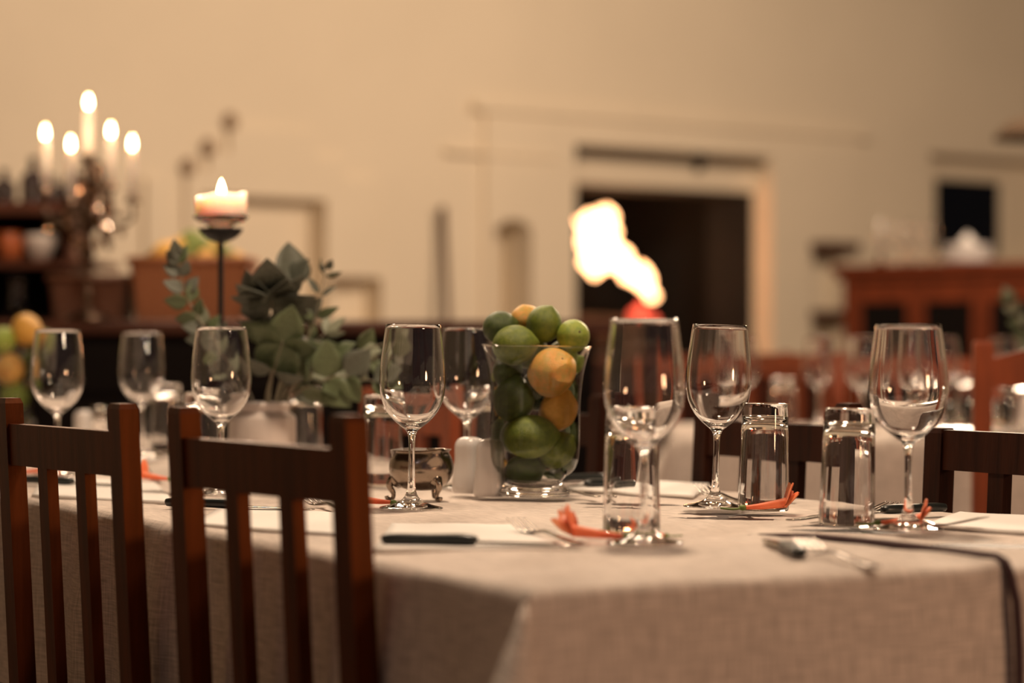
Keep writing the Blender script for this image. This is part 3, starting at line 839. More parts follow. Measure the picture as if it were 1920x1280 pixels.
for k, (x, y, rz, ry) in enumerate(((-.022, -.004, .3, .18), (-.014, .010, -.5, .10), (-.004, .006, .2, -.05))):
    m = MB(); m.box((-.0075, -.001, 0), (.0075, .001, .044)); m.box((-.008, -.0004, .044), (.008, .0004, .048))
    o = m.obj('sugar_sachet', M['paper']); o.location = (SX + x, SZ + y, TT + .0175); o.rotation_euler = (0, -ry, rz)
    tag(o, ['white paper sachet leaning furthest left in the silver bowl', 'white sachet standing at the back of the silver bowl', 'white sachet upright in the middle of the silver bowl'][k], 'sachet', GS)
def shaker_mesh():
    out = [(0, 0), (.0170, 0), (.0192, .001), (.0205, .006), (.0202, .016), (.0185, .030), (.0172, .044), (.0172, .056), (.0166, .064), (.0130, .0700), (.0070, .0724), (0, .0728)]
    m = MB(); m.lathe(prf(out, 3), 64, lobes=4, amp=.09); me = m.mesh('shaker', M['china']); return me
SH = shaker_mesh()
for (px, Z, lb, rz) in ((880, 3.13, 'white fluted porcelain shaker nearer the sugar bowl', .2), (919, 3.065, 'white fluted porcelain shaker touching the vase side, slightly nearer', .5)):
    o = link('salt_shaker', SH); o.location = ((px - 960) / F * Z, Z, TT + H0); o.rotation_euler = (0, 0, rz); o.scale = (1.02, 1.02, 1)
    tag(o, lb, 'shaker', 'white porcelain shakers')
    for k in range(3):
        h = MB(); h.lathe([(0, .0), (.0012, 0), (.0012, .0004), (0, .0004)], 8); q = h.obj('hole', M['iron'], o); q.location = (.004 * math.cos(k * 2.1), .004 * math.sin(k * 2.1), .0722)
o = link('salt_shaker', SH); o.location = ((158 - 960) / F * 4.5, 4.5, TT + H0); tag(o, 'blurred white shaker between the two left chair posts', 'shaker')
m = MB(); m.lathe(prf([(0, 0), (.018, 0), (.019, .01), (.0185, .045), (.014, .055), (0, .056)], 3), 24); t = thing('pepper_pot', ((186 - 960) / F * 4.5, 4.5, TT + H0), 'small blurred glass pepper pot with metal cap beside a white shaker', 'pepper pot')
m.obj('jar', M['glass'], t); m = MB(); m.lathe([(0, .057), (.015, .057), (.016, .072), (.012, .08), (0, .081)], 24); m.obj('cap', M['steel'], t)

# ------------------------------------------------------------------ jar with eucalyptus
JX, JZ = (492 - 960) / F * 3.6, 3.6
m = MB(); m.lathe(prf([(0, 0), (.044, 0), (.0485, .003), (.0500, .012), (.0500, .075), (.0485, .086), (.0420, .092), (.0395, .094), (.0395, .098), (.0425, .100), (.0425, .106), (.0400, .1075), (.0375, .106), (.0372, .094), (.045, .084), (.0465, .07), (.0465, .01), (.04, .006), (0, .006)], 3), 48)
o = m.obj('stoneware_jar', M['jar']); o.location = (JX, JZ, TT + H0); tag(o, 'cream stoneware jar holding eucalyptus sprigs, behind the slat chair', 'jar')

def leaf_mesh(name, asp, mat_, cup=.12, tip=1.0):
    m = MB(); n = 9; vs = []; fs = []
    for i in range(n + 1):
        x = i / n; wv = asp * (math.sin(PI * x ** .75) ** .9) * (1 - .1 * x) if 0 < i < n else (.012 if i == 0 else .001)
        for c in (-1, -.5, 0, .5, 1):
            z = cup * (abs(c) ** 2) * wv * 1.4 - .12 * (x - .4) ** 2
            vs.append((x, c * wv, z))
    for i in range(n):
        for k in range(4): fs.append((i * 5 + k, i * 5 + 5 + k, i * 5 + 6 + k, i * 5 + 1 + k))
    N = len(vs); vs2 = vs + [(x, y, z - .012) for x, y, z in vs]
    fs2 = fs + [tuple(i + N for i in reversed(f)) for f in fs]
    for i in range(n):
        fs2.append((i * 5, i * 5 + N, i * 5 + 5 + N, i * 5 + 5)); fs2.append((i * 5 + 4, i * 5 + 9, i * 5 + 9 + N, i * 5 + 4 + N))
    m.add(vs2, fs2, True)
    m.tube([(-.12, 0, -.03), (0, 0, -.02)], .010, 5)
    return m.mesh(name, mat_)
LM = {('round', k): leaf_mesh('leaf', .36, M['leaf_' + k]) for k in ('dark', 'mid', 'pale')}
LM.update({('long', k): leaf_mesh('leaf', .20, M['leaf_' + k]) for k in ('dark', 'mid', 'pale')})
LM.update({('wide', k): leaf_mesh('leaf', .46, M['leaf_' + k], cup=.2) for k in ('dark', 'mid', 'pale')})
rnd = random.Random(11)
def orient(direction, normal):
    x = direction.normalized(); z = (normal - x * normal.dot(x)).normalized(); y = z.cross(x)
    return Matrix((x, y, z)).transposed().to_euler()
def sprig(pts, leaves, label, r0=.0022, group='eucalyptus sprigs in the cream jar', name='eucalyptus_sprig', start=None):
    root = Vector(pts[0])
    t = thing(name, root, label, 'sprig', 0, group)
    P = [Vector(p) for p in spline([tuple(p) for p in pts], 6)]
    m = MB(); m.tube([p - root for p in P], [r0 * (1 - .7 * i / len(P)) for i in range(len(P))], 6); m.obj('stem', M['twig'], t)
    for (tt, size, ang, shape, colr, tilt) in leaves:
        i = tt * (len(P) - 1); a = int(min(i, len(P) - 2)); p = P[a].lerp(P[a + 1], i - a); tan = (P[a + 1] - P[a]).normalized()
        # ang measured from stem direction within the picture-facing plane
        face = Vector((0, -1, 0)); face = (face - tan * face.dot(tan)).normalized(); sidev = tan.cross(face)
        d = tan * math.cos(ang) + sidev * math.sin(ang)
        nrm = face * math.cos(tilt) + d.cross(face) * math.sin(tilt)
        d = (d + face * rnd.uniform(-.25, .35)).normalized()
        o = link('leaf', LM[(shape, colr)], t); o.location = p - root + d * .003; s_ = size; o.scale = (s_, s_, s_)
        o.rotation_euler = orient(d, nrm)
    return t
def J(px, py, dy=0.0): return at(px, py, JZ + dy)
def pairs(n, t0, t1, s0, s1, shape, cols, a=1.1, jit=.25, tj=.7):
    out = []
    for i in range(n):
        f = i / max(1, n - 1); tt = t0 + (t1 - t0) * f; s = s0 + (s1 - s0) * f
        for sg in (-1, 1):
            out.append((min(1, tt + rnd.uniform(-.01, .01)), s * rnd.uniform(.85, 1.1), sg * (a * (1 - .4 * f) + rnd.uniform(-jit, jit)), shape, rnd.choice(cols), rnd.uniform(-tj, tj)))
    return out
JM = J(492, 800)
sprig([J(486, 855), J(470, 740), J(400, 640, -.02), J(352, 560, -.02), J(333, 488, -.02)],
      pairs(8, .40, .95, .036, .030, 'round', ['dark', 'dark', 'mid']) + [(1, .030, .1, 'round', 'dark', .2)], 'eucalyptus sprig arching up to the left in front of the wicker crate')
def rosette(tt, spec, shape='wide', col='dark'):
    return [(tt, sz, math.radians(a), shape, col, tl) for (a, sz, tl) in spec]
sprig([J(495, 855), J(505, 740), J(515, 650), J(512, 590, -.02), J(508, 556, -.05)],
      rosette(1, [(0, .072, .1), (52, .060, .5), (-48, .062, -.4), (96, .064, .3), (-100, .060, -.2), (140, .058, .3), (-142, .054, -.3)]) +
      rosette(.90, [(25, .066, .4), (-28, .070, -.5), (75, .058, .2), (-120, .055, .6), (118, .058, -.4)]) + rosette(.72, [(95, .05, .8), (-95, .052, -.7)]) + rosette(.6, [(60, .05, .2), (-70, .05, -.3)], 'wide', 'mid'),
      'dark broad-leaved eucalyptus sprig rising tallest behind the wine glass', .003)
sprig([J(500, 855), J(520, 740), J(540, 670), J(552, 610, .02), J(545, 540, .03)],
      rosette(1, [(5, .072, .7), (-40, .055, .9), (40, .05, -.7), (-85, .05, 1.0)]) + rosette(.8, [(-60, .045, 1.1), (60, .05, .9), (-110, .05, .6)]) + rosette(.62, [(-80, .044, 1.0), (80, .045, -.9)]),
      'dark eucalyptus sprig just right of the tallest one', .0026)
sprig([J(505, 855), J(530, 740), J(565, 660), J(590, 600, .01), J(602, 545, .01), J(612, 508)],
      pairs(4, .45, .92, .038, .028, 'long', ['dark', 'mid', 'pale'], 1.3, .3, 1.2) + [(1, .018, .2, 'round', 'dark', .2), (.98, .014, -.9, 'round', 'dark', .2)], 'thin eucalyptus sprig with narrow leaves standing out against the cream wall', .0016)
sprig([J(510, 855), J(540, 745), J(590, 690, -.03), J(650, 665, -.04), J(735, 640, -.04)],
      pairs(5, .35, .95, .050, .034, 'wide', ['mid', 'mid', 'pale'], 1.0, .5, 1.1), 'eucalyptus sprig drooping to the right towards a wine glass', .0024)
sprig([J(510, 855), J(545, 750), J(590, 720, -.05), J(640, 705, -.06), J(705, 715, -.06)],
      pairs(4, .42, .96, .060, .046, 'wide', ['mid', 'mid', 'dark'], .9, .4, .8), 'lowest eucalyptus sprig with broad green leaves hanging over the chair post', .0024)
sprig([J(490, 855), J(500, 740, -.03), J(515, 690, -.06), J(530, 640, -.07)],
      rosette(.95, [(0, .06, .2), (85, .05, .5), (-80, .05, -.5), (150, .055, .2), (-150, .055, -.2)], 'wide', 'mid') + rosette(.6, [(70, .045, .5), (-80, .045, -.3)], 'wide', 'dark'), 'short mid-green eucalyptus sprig in front of the jar mouth', .0022)
sprig([J(478, 855), J(455, 745, .03), J(410, 665, .04), J(378, 612, .05)],
      pairs(4, .5, .98, .034, .030, 'round', ['mid', 'dark', 'pale'], 1.2) + [(1, .03, 0, 'round', 'mid', .2)], 'short eucalyptus sprig with small leaves below the candle stand')
sprig([J(505, 855), J(520, 745, .03), J(560, 670, .03), J(610, 625, .05)],
      pairs(4, .5, .98, .044, .036, 'long', ['pale', 'mid', 'pale'], 1.1) + [(1, .04, 0, 'long', 'pale', .2)], 'pale silvery eucalyptus sprig behind the broad green leaves')
sprig([J(505, 855), J(530, 745, .04), J(590, 700, .05), J(660, 690, .06), J(720, 665, .06)],
      pairs(6, .35, 1, .040, .030, 'round', ['mid', 'dark', 'pale'], 1.2), 'eucalyptus sprig spreading right at the back of the jar')

# ------------------------------------------------------------------ candle stand
CZ = 3.75; CX = (414 - 960) / F * CZ
t = thing('candle_stand', (CX, CZ, TT + H0), 'black iron candle stand rising behind the eucalyptus', 'candle stand')
m = MB(); m.lathe(prf([(0, 0), (.052, 0), (.055, .003), (.050, .007), (.018, .011), (.006, .020), (.0045, .03)], 3) + [(.0045, .3565)], 24); m.obj('stem', M['iron'], t)
m = MB(); m.lathe(prf([(0, .350), (.008, .352), (.022, .358), (.031, .366), (.0345, .372), (.0335, .3735), (.029, .369), (.02, .364), (.008, .362), (0, .362)], 2), 32); m.obj('cup', M['iron'], t)
z0 = TT + H0 + .3625
m = MB(); m.lathe(prf([(0, .0), (.016, .0), (.019, .003), (.0185, .012), (.022, .017), (.034, .021), (.0425, .028), (.0425, .0300), (.033, .0250), (.022, .0210), (.0160, .0175), (.015, .006), (0, .005)], 3), 40)
o = m.obj('glass_dish', M['glass']); o.location = (CX, CZ, z0); tag(o, 'flared clear glass dish between the pillar candle and its iron stand', 'dish')
def flame_mesh(h, r):
    m = MB(); m.lathe(prf([(0, 0), (r * .75, h * .12), (r, h * .3), (r * .75, h * .6), (r * .3, h * .85), (0, h)], 4), 16); return m
# pillar candle with an uneven rim
t = thing('pillar_candle', (CX, CZ, z0 + .0235), 'short lit white pillar candle on a flared glass dish', 'candle')
m = MB(); prof = [(0, 0), (.030, 0), (.0325, .002), (.0380, .008), (.0395, .016), (.0395, .034), (.0390, .0395), (.0365, .041), (.0335, .0385), (.030, .030), (.012, .027), (0, .027)]
m.lathe(prof, 48)
for i, p in enumerate(m.v):
    a = math.atan2(p.y, p.x)
    if p.z > .03: m.v[i] = Vector((p.x * (1 + .02 * math.sin(3 * a)), p.y, p.z + .0035 * math.cos(a * 1 - .3) * 1 + .002 * math.sin(3 * a) - .001))
m.obj('wax', M['wax'], t)
m = MB(); m.tube([(0, 0, .027), (.0005, 0, .036)], .0009, 6); m.obj('wick', M['iron'], t)
fm = flame_mesh(.030, .0058).obj('flame', M['flame'], t); fm.location = (.001, 0, .034)
light('candle_glow', (CX, CZ, z0 + .0235 + .052), .9, (1, .74, .52), .009)

# ------------------------------------------------------------------ cutlery
def fork_mesh():
    m = MB(); L = .19
    pts = [(0, 0, .0015), (.02, 0, .0015), (.06, 0, .003), (.10, 0, .0055), (.122, 0, .004), (.134, 0, .0018), (.144, 0, .0020)]
    wd = [.0052, .0058, .0040, .0026, .0032, .0090, .0110]; th = [.0010, .0012, .0013, .0014, .0012, .0009, .0008]
    P = spline([(*p, a, b) for p, a, b in zip(pts, wd, th)], 3)
    m.loft([q[:3] for q in P], [q[3] for q in P], [q[4] for q in P])
    for k in range(4):
        y = -.0096 + .0064 * k
        Q = spline([(.142, y, .0022, .0015, .0007), (.155, y, .0040, .0012, .0007), (.175, y * 1.0, .0085, .0010, .0006), (.192, y * .98, .0125, .0006, .0004)], 3)
        m.loft([q[:3] for q in Q], [q[3] for q in Q], [q[4] for q in Q])
    return m.mesh('fork', M['steel'])
FK = fork_mesh()
def knife(loc, rot, label, group='black-handled knives on the near table', tilt=0.0):
    t = thing('table_knife', loc, label, 'knife', 0, group); t.rotation_euler = (0, tilt, rot)
    m = MB(); Q = spline([(0, 0, .0045, .0035, .0028), (.003, 0, .0050, .0060, .0044), (.015, 0, .0055, .0078, .0050), (.045, 0, .0055, .0068, .0047), (.075, 0, .0055, .0080, .0052), (.088, 0, .0050, .0066, .0045), (.092, 0, .0048, .0040, .0030)], 3)
    m.loft([q[:3] for q in Q], [q[3] for q in Q], [q[4] for q in Q]); m.obj('handle', M['handle'], t)
    m = MB(); Q = spline([(.089, 0, .0035, .0045, .0015), (.10, 0, .0030, .0075, .0010), (.16, 0, .0022, .0088, .0007), (.185, .001, .0020, .0070, .0006), (.198, .003, .0018, .0020, .0005)], 3)
    m.loft([q[:3] for q in Q], [q[3] for q in Q], [q[4] for q in Q]); m.obj('blade', M['steel'], t)
    return t
def lay(p, q):   # from p to q on the cloth
    d = q - p; return math.atan2(d.y, d.x)
def put_knife(a, b_, label, h=.002):
    p, q = on_table(*a), on_table(*b_); p.z = TT + h; return knife(p, lay(p, q), label)
def put_fork(tip, tail, label, h=.0018, tilt=0.0):
    p, q = on_table(*tail), on_table(*tip)
    o = link('fork', FK); o.location = (p.x, p.y, TT + h); o.rotation_euler = (0, -tilt, lay(p, q)); return tag(o, label, 'fork', 'steel forks on the near table')
put_knife((716, 1024), (1065, 1028), 'black-handled knife on the napkin at the front of the table')
put_fork((937, 990), (1085, 1024), 'steel fork with raised tines pointing back at the vase, between knife and blossoms')
put_fork((1436, 1020), (1642, 1072), 'steel fork at the front right with its tines towards the upturned tumblers', h=.003)
kb = put_knife((1500, 1050), (1374, 980), 'bare steel butter knife pointing at the wine glass, under the front right fork', h=.0012)
kb.children[0].data = kb.children[0].data.copy(); kb.children[0].data.materials[0] = M['steel']
put_knife((1772, 962), (1640, 968), 'black-handled knife lying behind the foot of the largest wine glass')
put_fork((1552, 974), (1480, 980), 'fork lying behind the nearer upturned tumbler')
p = on_table(1640, 975)
put_fork((1660, 984), (1560, 978), 'fork with its tines beside the foot of the largest wine glass')
put_knife((1198, 912), (1080, 917), 'black-handled knife behind the nearest wine glass')
put_knife((1132, 903), (1020, 907), 'black-handled knife on the far side of the table beside the vase')
put_knife((312, 952), (620, 962), 'black-handled knife seen between the slats of the chair with the lit post')
put_fork((570, 945), (660, 965), 'fork seen between the slats of the chair with the lit post')
put_fork((1050, 925), (1120, 935), 'fork tines peeping out beside the vase foot')
put_fork((1325, 930), (1392, 945), 'fork behind the wine glass left of the upturned tumblers')
put_knife((40, 908), (150, 912), 'black-handled knife seen through the chair at the left photo edge')
put_fork((262, 890), (300, 903), 'fork in the gap between the two slat chairs')

# napkins
def napkin(corners, label, h=.0006, n=14):
    C = [on_table(*c) for c in corners]; m = MB(); vs = []; fs = []
    c0 = sum(C, Vector()) / 4
    for zt in (-.0022, .0012):
        for j in range(n + 1):
            for i in range(n + 1):
                a, b_ = i / n, j / n
                p = (C[0] * (1 - a) + C[1] * a) * (1 - b_) + (C[3] * (1 - a) + C[2] * a) * b_
                e = max(abs(a - .5), abs(b_ - .5)) * 2
                z = TT + h + zt + .0004 * (1 + math.sin(a * 9 + b_ * 3)) * e
                vs.append((p.x, p.y, z))
    N = (n + 1) ** 2
    for j in range(n):
        for i in range(n):
            q = j * (n + 1) + i
            fs.append((N + q, N + q + 1, N + q + n + 2, N + q + n + 1)); fs.append((q, q + n + 1, q + n + 2, q + 1))
    for i in range(n):
        for (q, r) in ((i, i + 1), (n * (n + 1) + i + 1, n * (n + 1) + i), ((i + 1) * (n + 1), i * (n + 1)), (i * (n + 1) + n, (i + 1) * (n + 1) + n)):
            fs.append((q, r, r + N, q + N))
    vs = [Vector(v) for v in vs]; m.add([v - c0 for v in vs], fs, True)
    o = m.obj('napkin', M['paper']); o.location = c0; return tag(o, label, 'napkin', 'white napkins on the near table')
napkin([(700, 1034), (1060, 1030), (960, 986), (735, 984)], 'white napkin under the front black-handled knife')
napkin([(1735, 986), (1990, 1004), (2040, 976), (1800, 962)], 'white napkin at the right photo edge, behind the largest wine glass')
napkin([(1060, 918), (1300, 932), (1330, 908), (1120, 899)], 'white napkin behind the nearest wine glass on the far side')
napkin([(360, 985), (640, 1005), (660, 965), (420, 950)], 'white napkin seen between slats of the chair with the lit post')
napkin([(60, 930), (330, 945), (290, 905), (80, 895)], 'white napkin seen between slats of the chair at the left edge')

# blossoms
def petal_mesh():
    m = MB(); vs = []; fs = []; n = 5
    for i in range(n + 1):
        x = i / n; wv = .0075 * math.sin(PI * (.18 + .80 * x)) ** .7
        for c in (-1, 0, 1): vs.append((x * .021, c * wv, .006 * x * x * 2 - abs(c) * .0012 - .007 * x ** 3))
    for i in range(n):
        for k in range(2): fs.append((i * 3 + k, i * 3 + 3 + k, i * 3 + 4 + k, i * 3 + 1 + k))
    N = len(vs); vs = vs + [(x, y, z - .0005) for x, y, z in vs]; fs = fs + [tuple(q + N for q in reversed(f)) for f in fs]
    m.add(vs, fs, True); return m.mesh('petal', M['petal'])
PM = petal_mesh()
tm = MB(); P = spline([(0, 0, .0035), (.012, 0, .0042), (.026, .001, .0058), (.038, .002, .0075)], 4); tm.tube(P, [.0016 + .0031 * (i / (len(P) - 1)) for i in range(len(P))], 10)
TMh = tm.mesh('flower_tube', M['petal'])
sm = MB(); sm.tube(spline([(-.020, .004, .0030), (-.010, -.001, .0022), (0, 0, .0032)], 3), .0011, 6); sm.ball((-.001, 0, .0034), .0026, 8, 6, sc3=(1.5, 1, 1)); SM = sm.mesh('stem', M['stem_green'])
def blossom(px, py, ang, label, s=1.0, pet=4, h=.002):
    p = on_table(px, py); t = thing('red_blossom', (p.x, p.y, TT + h), label, 'flower', ang, 'orange-red blossoms strewn on the cloth'); t.scale = (s, s, s)
    link('flower_tube', TMh, t); link('stem', SM, t)
    for k in range(pet):
        o = link('petal', PM, t); a = [2.2, .9, 3.5, -.35, 4.6][k]
        dirv = Vector((.45 + .1 * k, .9 * math.cos(a), .9 * abs(math.sin(a)))).normalized(); nrm = Vector((-1, .2 * math.cos(a), .9))
        o.location = (.036, .002, .0078); o.rotation_euler = orient(dirv, nrm)
    return t
blossom(1172, 1018, PI - .1, 'orange-red blossom with spread petals in front of the tumbler behind the nearest glass', 1.35)
blossom(1125, 1008, PI + .7, 'second orange-red blossom at the front, tip towards the fork', 1.1)
blossom(1248, 1012, PI + .2, 'small orange-red blossom with green stem behind the foot of the nearest wine glass', .8)
blossom(1395, 962, .12, 'orange-red blossom lying at the foot of the farther upturned tumbler', 1.3)
blossom(1648, 990, -.1, 'orange-red blossom against the foot of the largest wine glass', 1.15)
blossom(735, 951, PI, 'slender orange-red blossom with green stem left of the wine glass by the sugar bowl', 1.2, 2)
blossom(318, 906, PI - .5, 'orange-red blossom in the gap between the two slat chairs', 1.2)
blossom(345, 855, .3, 'faint orange-red blossom far back behind the chair', 1.2)
blossom(40, 892, .3, 'orange-red blossom at the left photo edge behind the chair', 1.2)

# ------------------------------------------------------------------ second table things
k = 0
G3 = 'wine glasses on the second table'
wl = ['by the cloth corner', 'behind the farther tumbler', 'left of the tall tumbler top', 'above the dark chair rail', 'beside a lit votive', 'in the middle of the cloth', 'at the back edge of the cloth', 'next to the near high-back chair', 'behind the big glass', 'at the back right corner']
for (u, v) in ((.12, .30), (.16, .75), (.35, .95), (.50, .25), (.62, .70), (.42, .52), (.80, .98), (.95, .28), (.85, .55), (1.15, .85)):
    o = link('wine_glass', WGF); q = t2(u, v, TT + .001); o.location = q
    tag(o, 'blurred wine glass on the second table ' + wl[k], 'wine glass', G3); k += 1
k = 0
for (u, v) in ((.24, .42), (.55, .45), (.75, .30), (.70, .88), (1.02, .62)):
    o = link('tumbler', TMF); q = t2(u, v, TT + .001); o.location = q
    tag(o, 'blurred upturned tumbler on the second table ' + ['near the cloth corner', 'beside the centre votive', 'at the near edge', 'at the back', 'beside the right votive'][k], 'tumbler', 'tumblers on the second table'); k += 1
for kk, (px, Z) in enumerate(((1722, 5.65), (1795, 5.45), (1868, 5.5))):
    x = (px - 960) / F * Z
    t = thing('votive_candle', (x, Z, TT + .001), ['lit votive candle on the second table, behind the largest wine glass', 'lit votive candle on the second table, left of the high-back chair post', 'lit votive candle on the second table, right of the high-back chair post'][kk], 'candle', 0, 'votives on the second table')
    m = MB(); m.lathe([(0, 0), (.028, 0), (.032, .07), (.030, .07), (.026, .006), (0, .006)], 24); m.obj('glass_holder', M['glass'], t)
    m = MB(); m.lathe([(0, .007), (.020, .007), (.020, .028), (0, .026)], 20); m.obj('wax', M['wax'], t)
    fm = flame_mesh(.026, .0055).obj('flame', M['flame'], t); fm.location = (0, 0, .03)
m = MB(); m.lathe(prf([(0, 0), (.06, 0), (.065, .003), (.11, .010), (.12, .016), (.118, .018), (.10, .012), (.06, .005), (0, .005)], 2), 40)
o = m.obj('dinner_plate', M['china']); o.location = t2(.62, .10 + .06, TT + .001); tag(o, 'white plate at the near edge of the second table', 'plate')

# sprig at the right edge, in a small vase
vx, vz = (1935 - 960) / F * 5.6, 5.6
m = MB(); m.lathe(prf([(0, 0), (.03, 0), (.036, .03), (.03, .08), (.018, .11), (.022, .13), (.018, .13), (.014, .11), (.026, .08), (.03, .03), (0, .006)], 3), 24)
o = m.obj('bud_vase', M['china']); o.location = (vx, vz, TT + .001); tag(o, 'small white vase at the right photo edge holding a pale sprig', 'vase')
sprig([at(1935, 700, 5.6), at(1930, 640, 5.6), at(1910, 600, 5.6), at(1893, 560, 5.6)], pairs(5, .25, .95, .035, .025, 'round', ['pale', 'mid'], 1.1) + [(1, .03, 0, 'round', 'pale', 0)],
      'pale leafy sprig at the right photo edge against the cabinet', group='sprigs in the small white vase')

# ------------------------------------------------------------------ sideboard with candelabrum and crates
ZB = 1.009
t = thing('sideboard', (-.75, 6.25, 0), 'long dark wooden sideboard running behind the eucalyptus and the vase', 'sideboard', .02)
m = MB(); m.box((-1.35, -.30, ZB - .035), (1.0, .30, ZB), bev=.006); m.obj('top', M['side_wood'], t)
m = MB(); m.box((-1.30, -.26, .06), (.95, .27, ZB - .035)); m.obj('body', M['black_wood'], t)
for k in range(4):
    x0 = -1.28 + k * .558
    m = MB(); m.box((x0, -.275, .12), (x0 + .54, -.26, ZB - .20), bev=.004); d = m.obj('door', M['black_wood'], t)
    h = MB(); h.ball((x0 + .48, -.285, .55), .014, 10, 8); h.obj('knob', M['iron'], d)
    m = MB(); m.box((x0, -.275, ZB - .18), (x0 + .54, -.26, ZB - .05), bev=.004); d = m.obj('drawer', M['black_wood'], t)
    h = MB(); h.ball((x0 + .27, -.285, ZB - .115), .014, 10, 8); h.obj('knob', M['iron'], d)
for x in (-1.27, .9):
    for y in (-.23, .22): m = MB(); m.box((x, y, 0), (x + .05, y + .05, .06)); m.obj('foot', M['black_wood'], t)

cq = at(1112, 655, 8.7); t = thing('low_chest', (cq.x, cq.y, 0), 'low dark wooden chest standing below the hearth opening', 'chest')
cw_ = (1565 - 1112) / F * 8.7
m = MB(); m.box((-.02, -.02, .885), (cw_ + .02, .47, .912), bev=.005); m.obj('top', M['side_wood'], t)
m = MB(); m.box((0, 0, .05), (cw_, .45, .885)); m.obj('body', M['side_wood'], t)
for k in range(2):
    m = MB(); m.box((.03 + k * cw_ / 2, -.012, .12), (cw_ / 2 - .02 + k * cw_ / 2, 0, .85), bev=.004); d = m.obj('door', M['dark_wood'], t)
    h = MB(); h.ball((cw_ / 2 + (.03 if k else -.05), -.022, .55), .014, 10, 8); h.obj('knob', M['iron'], d)
def crate(px0, px1, py0, Z, label, mt, dep=.22):
    x0 = (px0 - 960) / F * Z; x1 = (px1 - 960) / F * Z; zt = EYE - (py0 - HZ) / F * Z; h = zt - ZB
    t = thing('wicker_crate', ((x0 + x1) / 2, Z + dep / 2, ZB + .001), label, 'basket', 0, 'wicker crates on the sideboard'); w_ = (x1 - x0) / 2
    f = .90
    def wall(a, b_, name):
        m = MB(); th = .010
        (ax, ay), (bx, by) = a, b_
        nx, ny = (ay - by), (bx - ax); l = math.hypot(nx, ny); nx, ny = nx / l * th, ny / l * th
        vs = [(ax * f, ay * f, 0), (bx * f, by * f, 0), (bx, by, h), (ax, ay, h), (ax * f + nx, ay * f + ny, 0), (bx * f + nx, by * f + ny, 0), (bx + nx, by + ny, h), (ax + nx, ay + ny, h)]
        m.add(vs, [(0, 1, 2, 3), (7, 6, 5, 4), (0, 4, 5, 1), (1, 5, 6, 2), (2, 6, 7, 3), (3, 7, 4, 0)]); m.obj(name, mt, t)
    c = [(-w_, -dep / 2), (w_, -dep / 2), (w_, dep / 2), (-w_, dep / 2)]
    for i in range(4): wall(c[i], c[(i + 1) % 4], 'side')
    m = MB(); m.box((-w_ * f, -dep / 2 * f, 0), (w_ * f, dep / 2 * f, .008)); m.obj('bottom', mt, t)
    m = MB(); m.tube([(p[0], p[1], h) for p in c + [c[0]]], .010, 8); m.obj('rim', mt, t)
    return t, h
ct, h = crate(242, 466, 488, 6.08, 'reddish wicker crate heaped with citrus behind the candle stand', M['wicker'])
crate(92, 238, 522, 6.10, 'smaller brown wicker crate under the candelabrum', M['wicker_dark'], .18)
kk = 0
for (px, py, dy, r, kd, mt) in ((300, 474, .06, .032, 'lemon', 'lemon_gold'), (325, 462, .10, .030, 'lemon', 'lemon_gold'), (345, 452, .11, .034, 'lime', 'lime'), (368, 462, .06, .030, 'lime', 'lime'), (392, 464, .09, .032, 'lemon', 'lemon_gold'), (410, 476, .06, .028, 'lime', 'lime'),
                                (350, 478, .04, .028, 'lime', 'lime'), (322, 482, .04, .028, 'lemon', 'lemon'), (380, 484, .04, .028, 'lemon', 'lemon_gold'), (280, 486, .09, .028, 'lime', 'lime_dark'), (430, 488, .09, .028, 'lemon', 'lemon')):
    p = at(px, py, 6.08); fruit((p.x, 6.09 + dy + .02, p.z), r, kd, mt, ['leftmost top orange-yellow lemon', 'lemon left of the top lime', 'topmost green lime', 'green lime right of the top one', 'lemon at the upper right', 'green lime at the right slope', 'lime just under the top one', 'front lemon left of the middle', 'front lemon right of the middle', 'dark lime at the left rim', 'lemon at the right rim'][kk] + ' of the heaped wicker crate', (.4, .8, kk), 'citrus heaped in the wicker crate'); kk += 1
# filling that carries the heap
m = MB(); m.box((-.13, -.075, .009), (.13, .075, h - .045)); o = m.obj('straw_bed', M['wicker']); o.location = ct.location; tag(o, 'straw bed carrying the citrus in the crate', 'straw', kind='stuff')

# candelabrum
KX, KZ = (166 - 960) / F * 5.98 + .0, 5.98 + .02
KX = (166 - 960) / F * KZ
t = thing('candelabrum', (KX, KZ, ZB + .001), 'ornate silver five-light candelabrum hung with crystal drops', 'candelabrum')
zc = EYE - (292 - HZ) / F * KZ - ZB      # top socket height
m = MB(); m.lathe(prf([(0, 0), (.055, 0), (.058, .006), (.045, .014), (.018, .022), (.009, .04), (.014, .06), (.007, .08), (.007, .14), (.016, .165), (.009, .19), (.008, .24), (.018, .27), (.012, .30), (.008, .34), (.008, zc - .03), (.016, zc - .015), (.020, zc), (.018, zc), (.011, zc - .014), (0, zc - .016)], 3), 20); m.obj('column', M['bronze'], t)
arms = [(85, .005, 350), (133, -.075, 370), (208, .075, 342), (248, -.030, 366)]
cand = [(0, 0, zc - .014, 205)]
for (apx, ay, py) in arms:
    ax = (apx - 960) / F * (KZ + ay) - KX; zt = EYE - (py - HZ) / F * (KZ + ay) - ZB; d = math.hypot(ax, ay); ux, uy = ax / d, ay / d
    m = MB(); Q = spline([(0, 0, .26), (ux * .03, uy * .03, .235), (ux * .075, uy * .075, .23), (ux * d * 1.0, uy * d * 1.0, zt - .06), (ax, ay, zt - .02)], 5)
    m.tube(Q, .0048, 8); Tm = Matrix.Translation((ax, ay, zt - .022)); m.lathe([(0, 0), (.022, .003), (.024, .006), (.012, .006), (.013, .022), (.0105, .022), (.0105, .008), (0, .008)], 16, Tm)
    m.obj('arm', M['bronze'], t)
    cand.append((ax, ay, zt - .013, None))
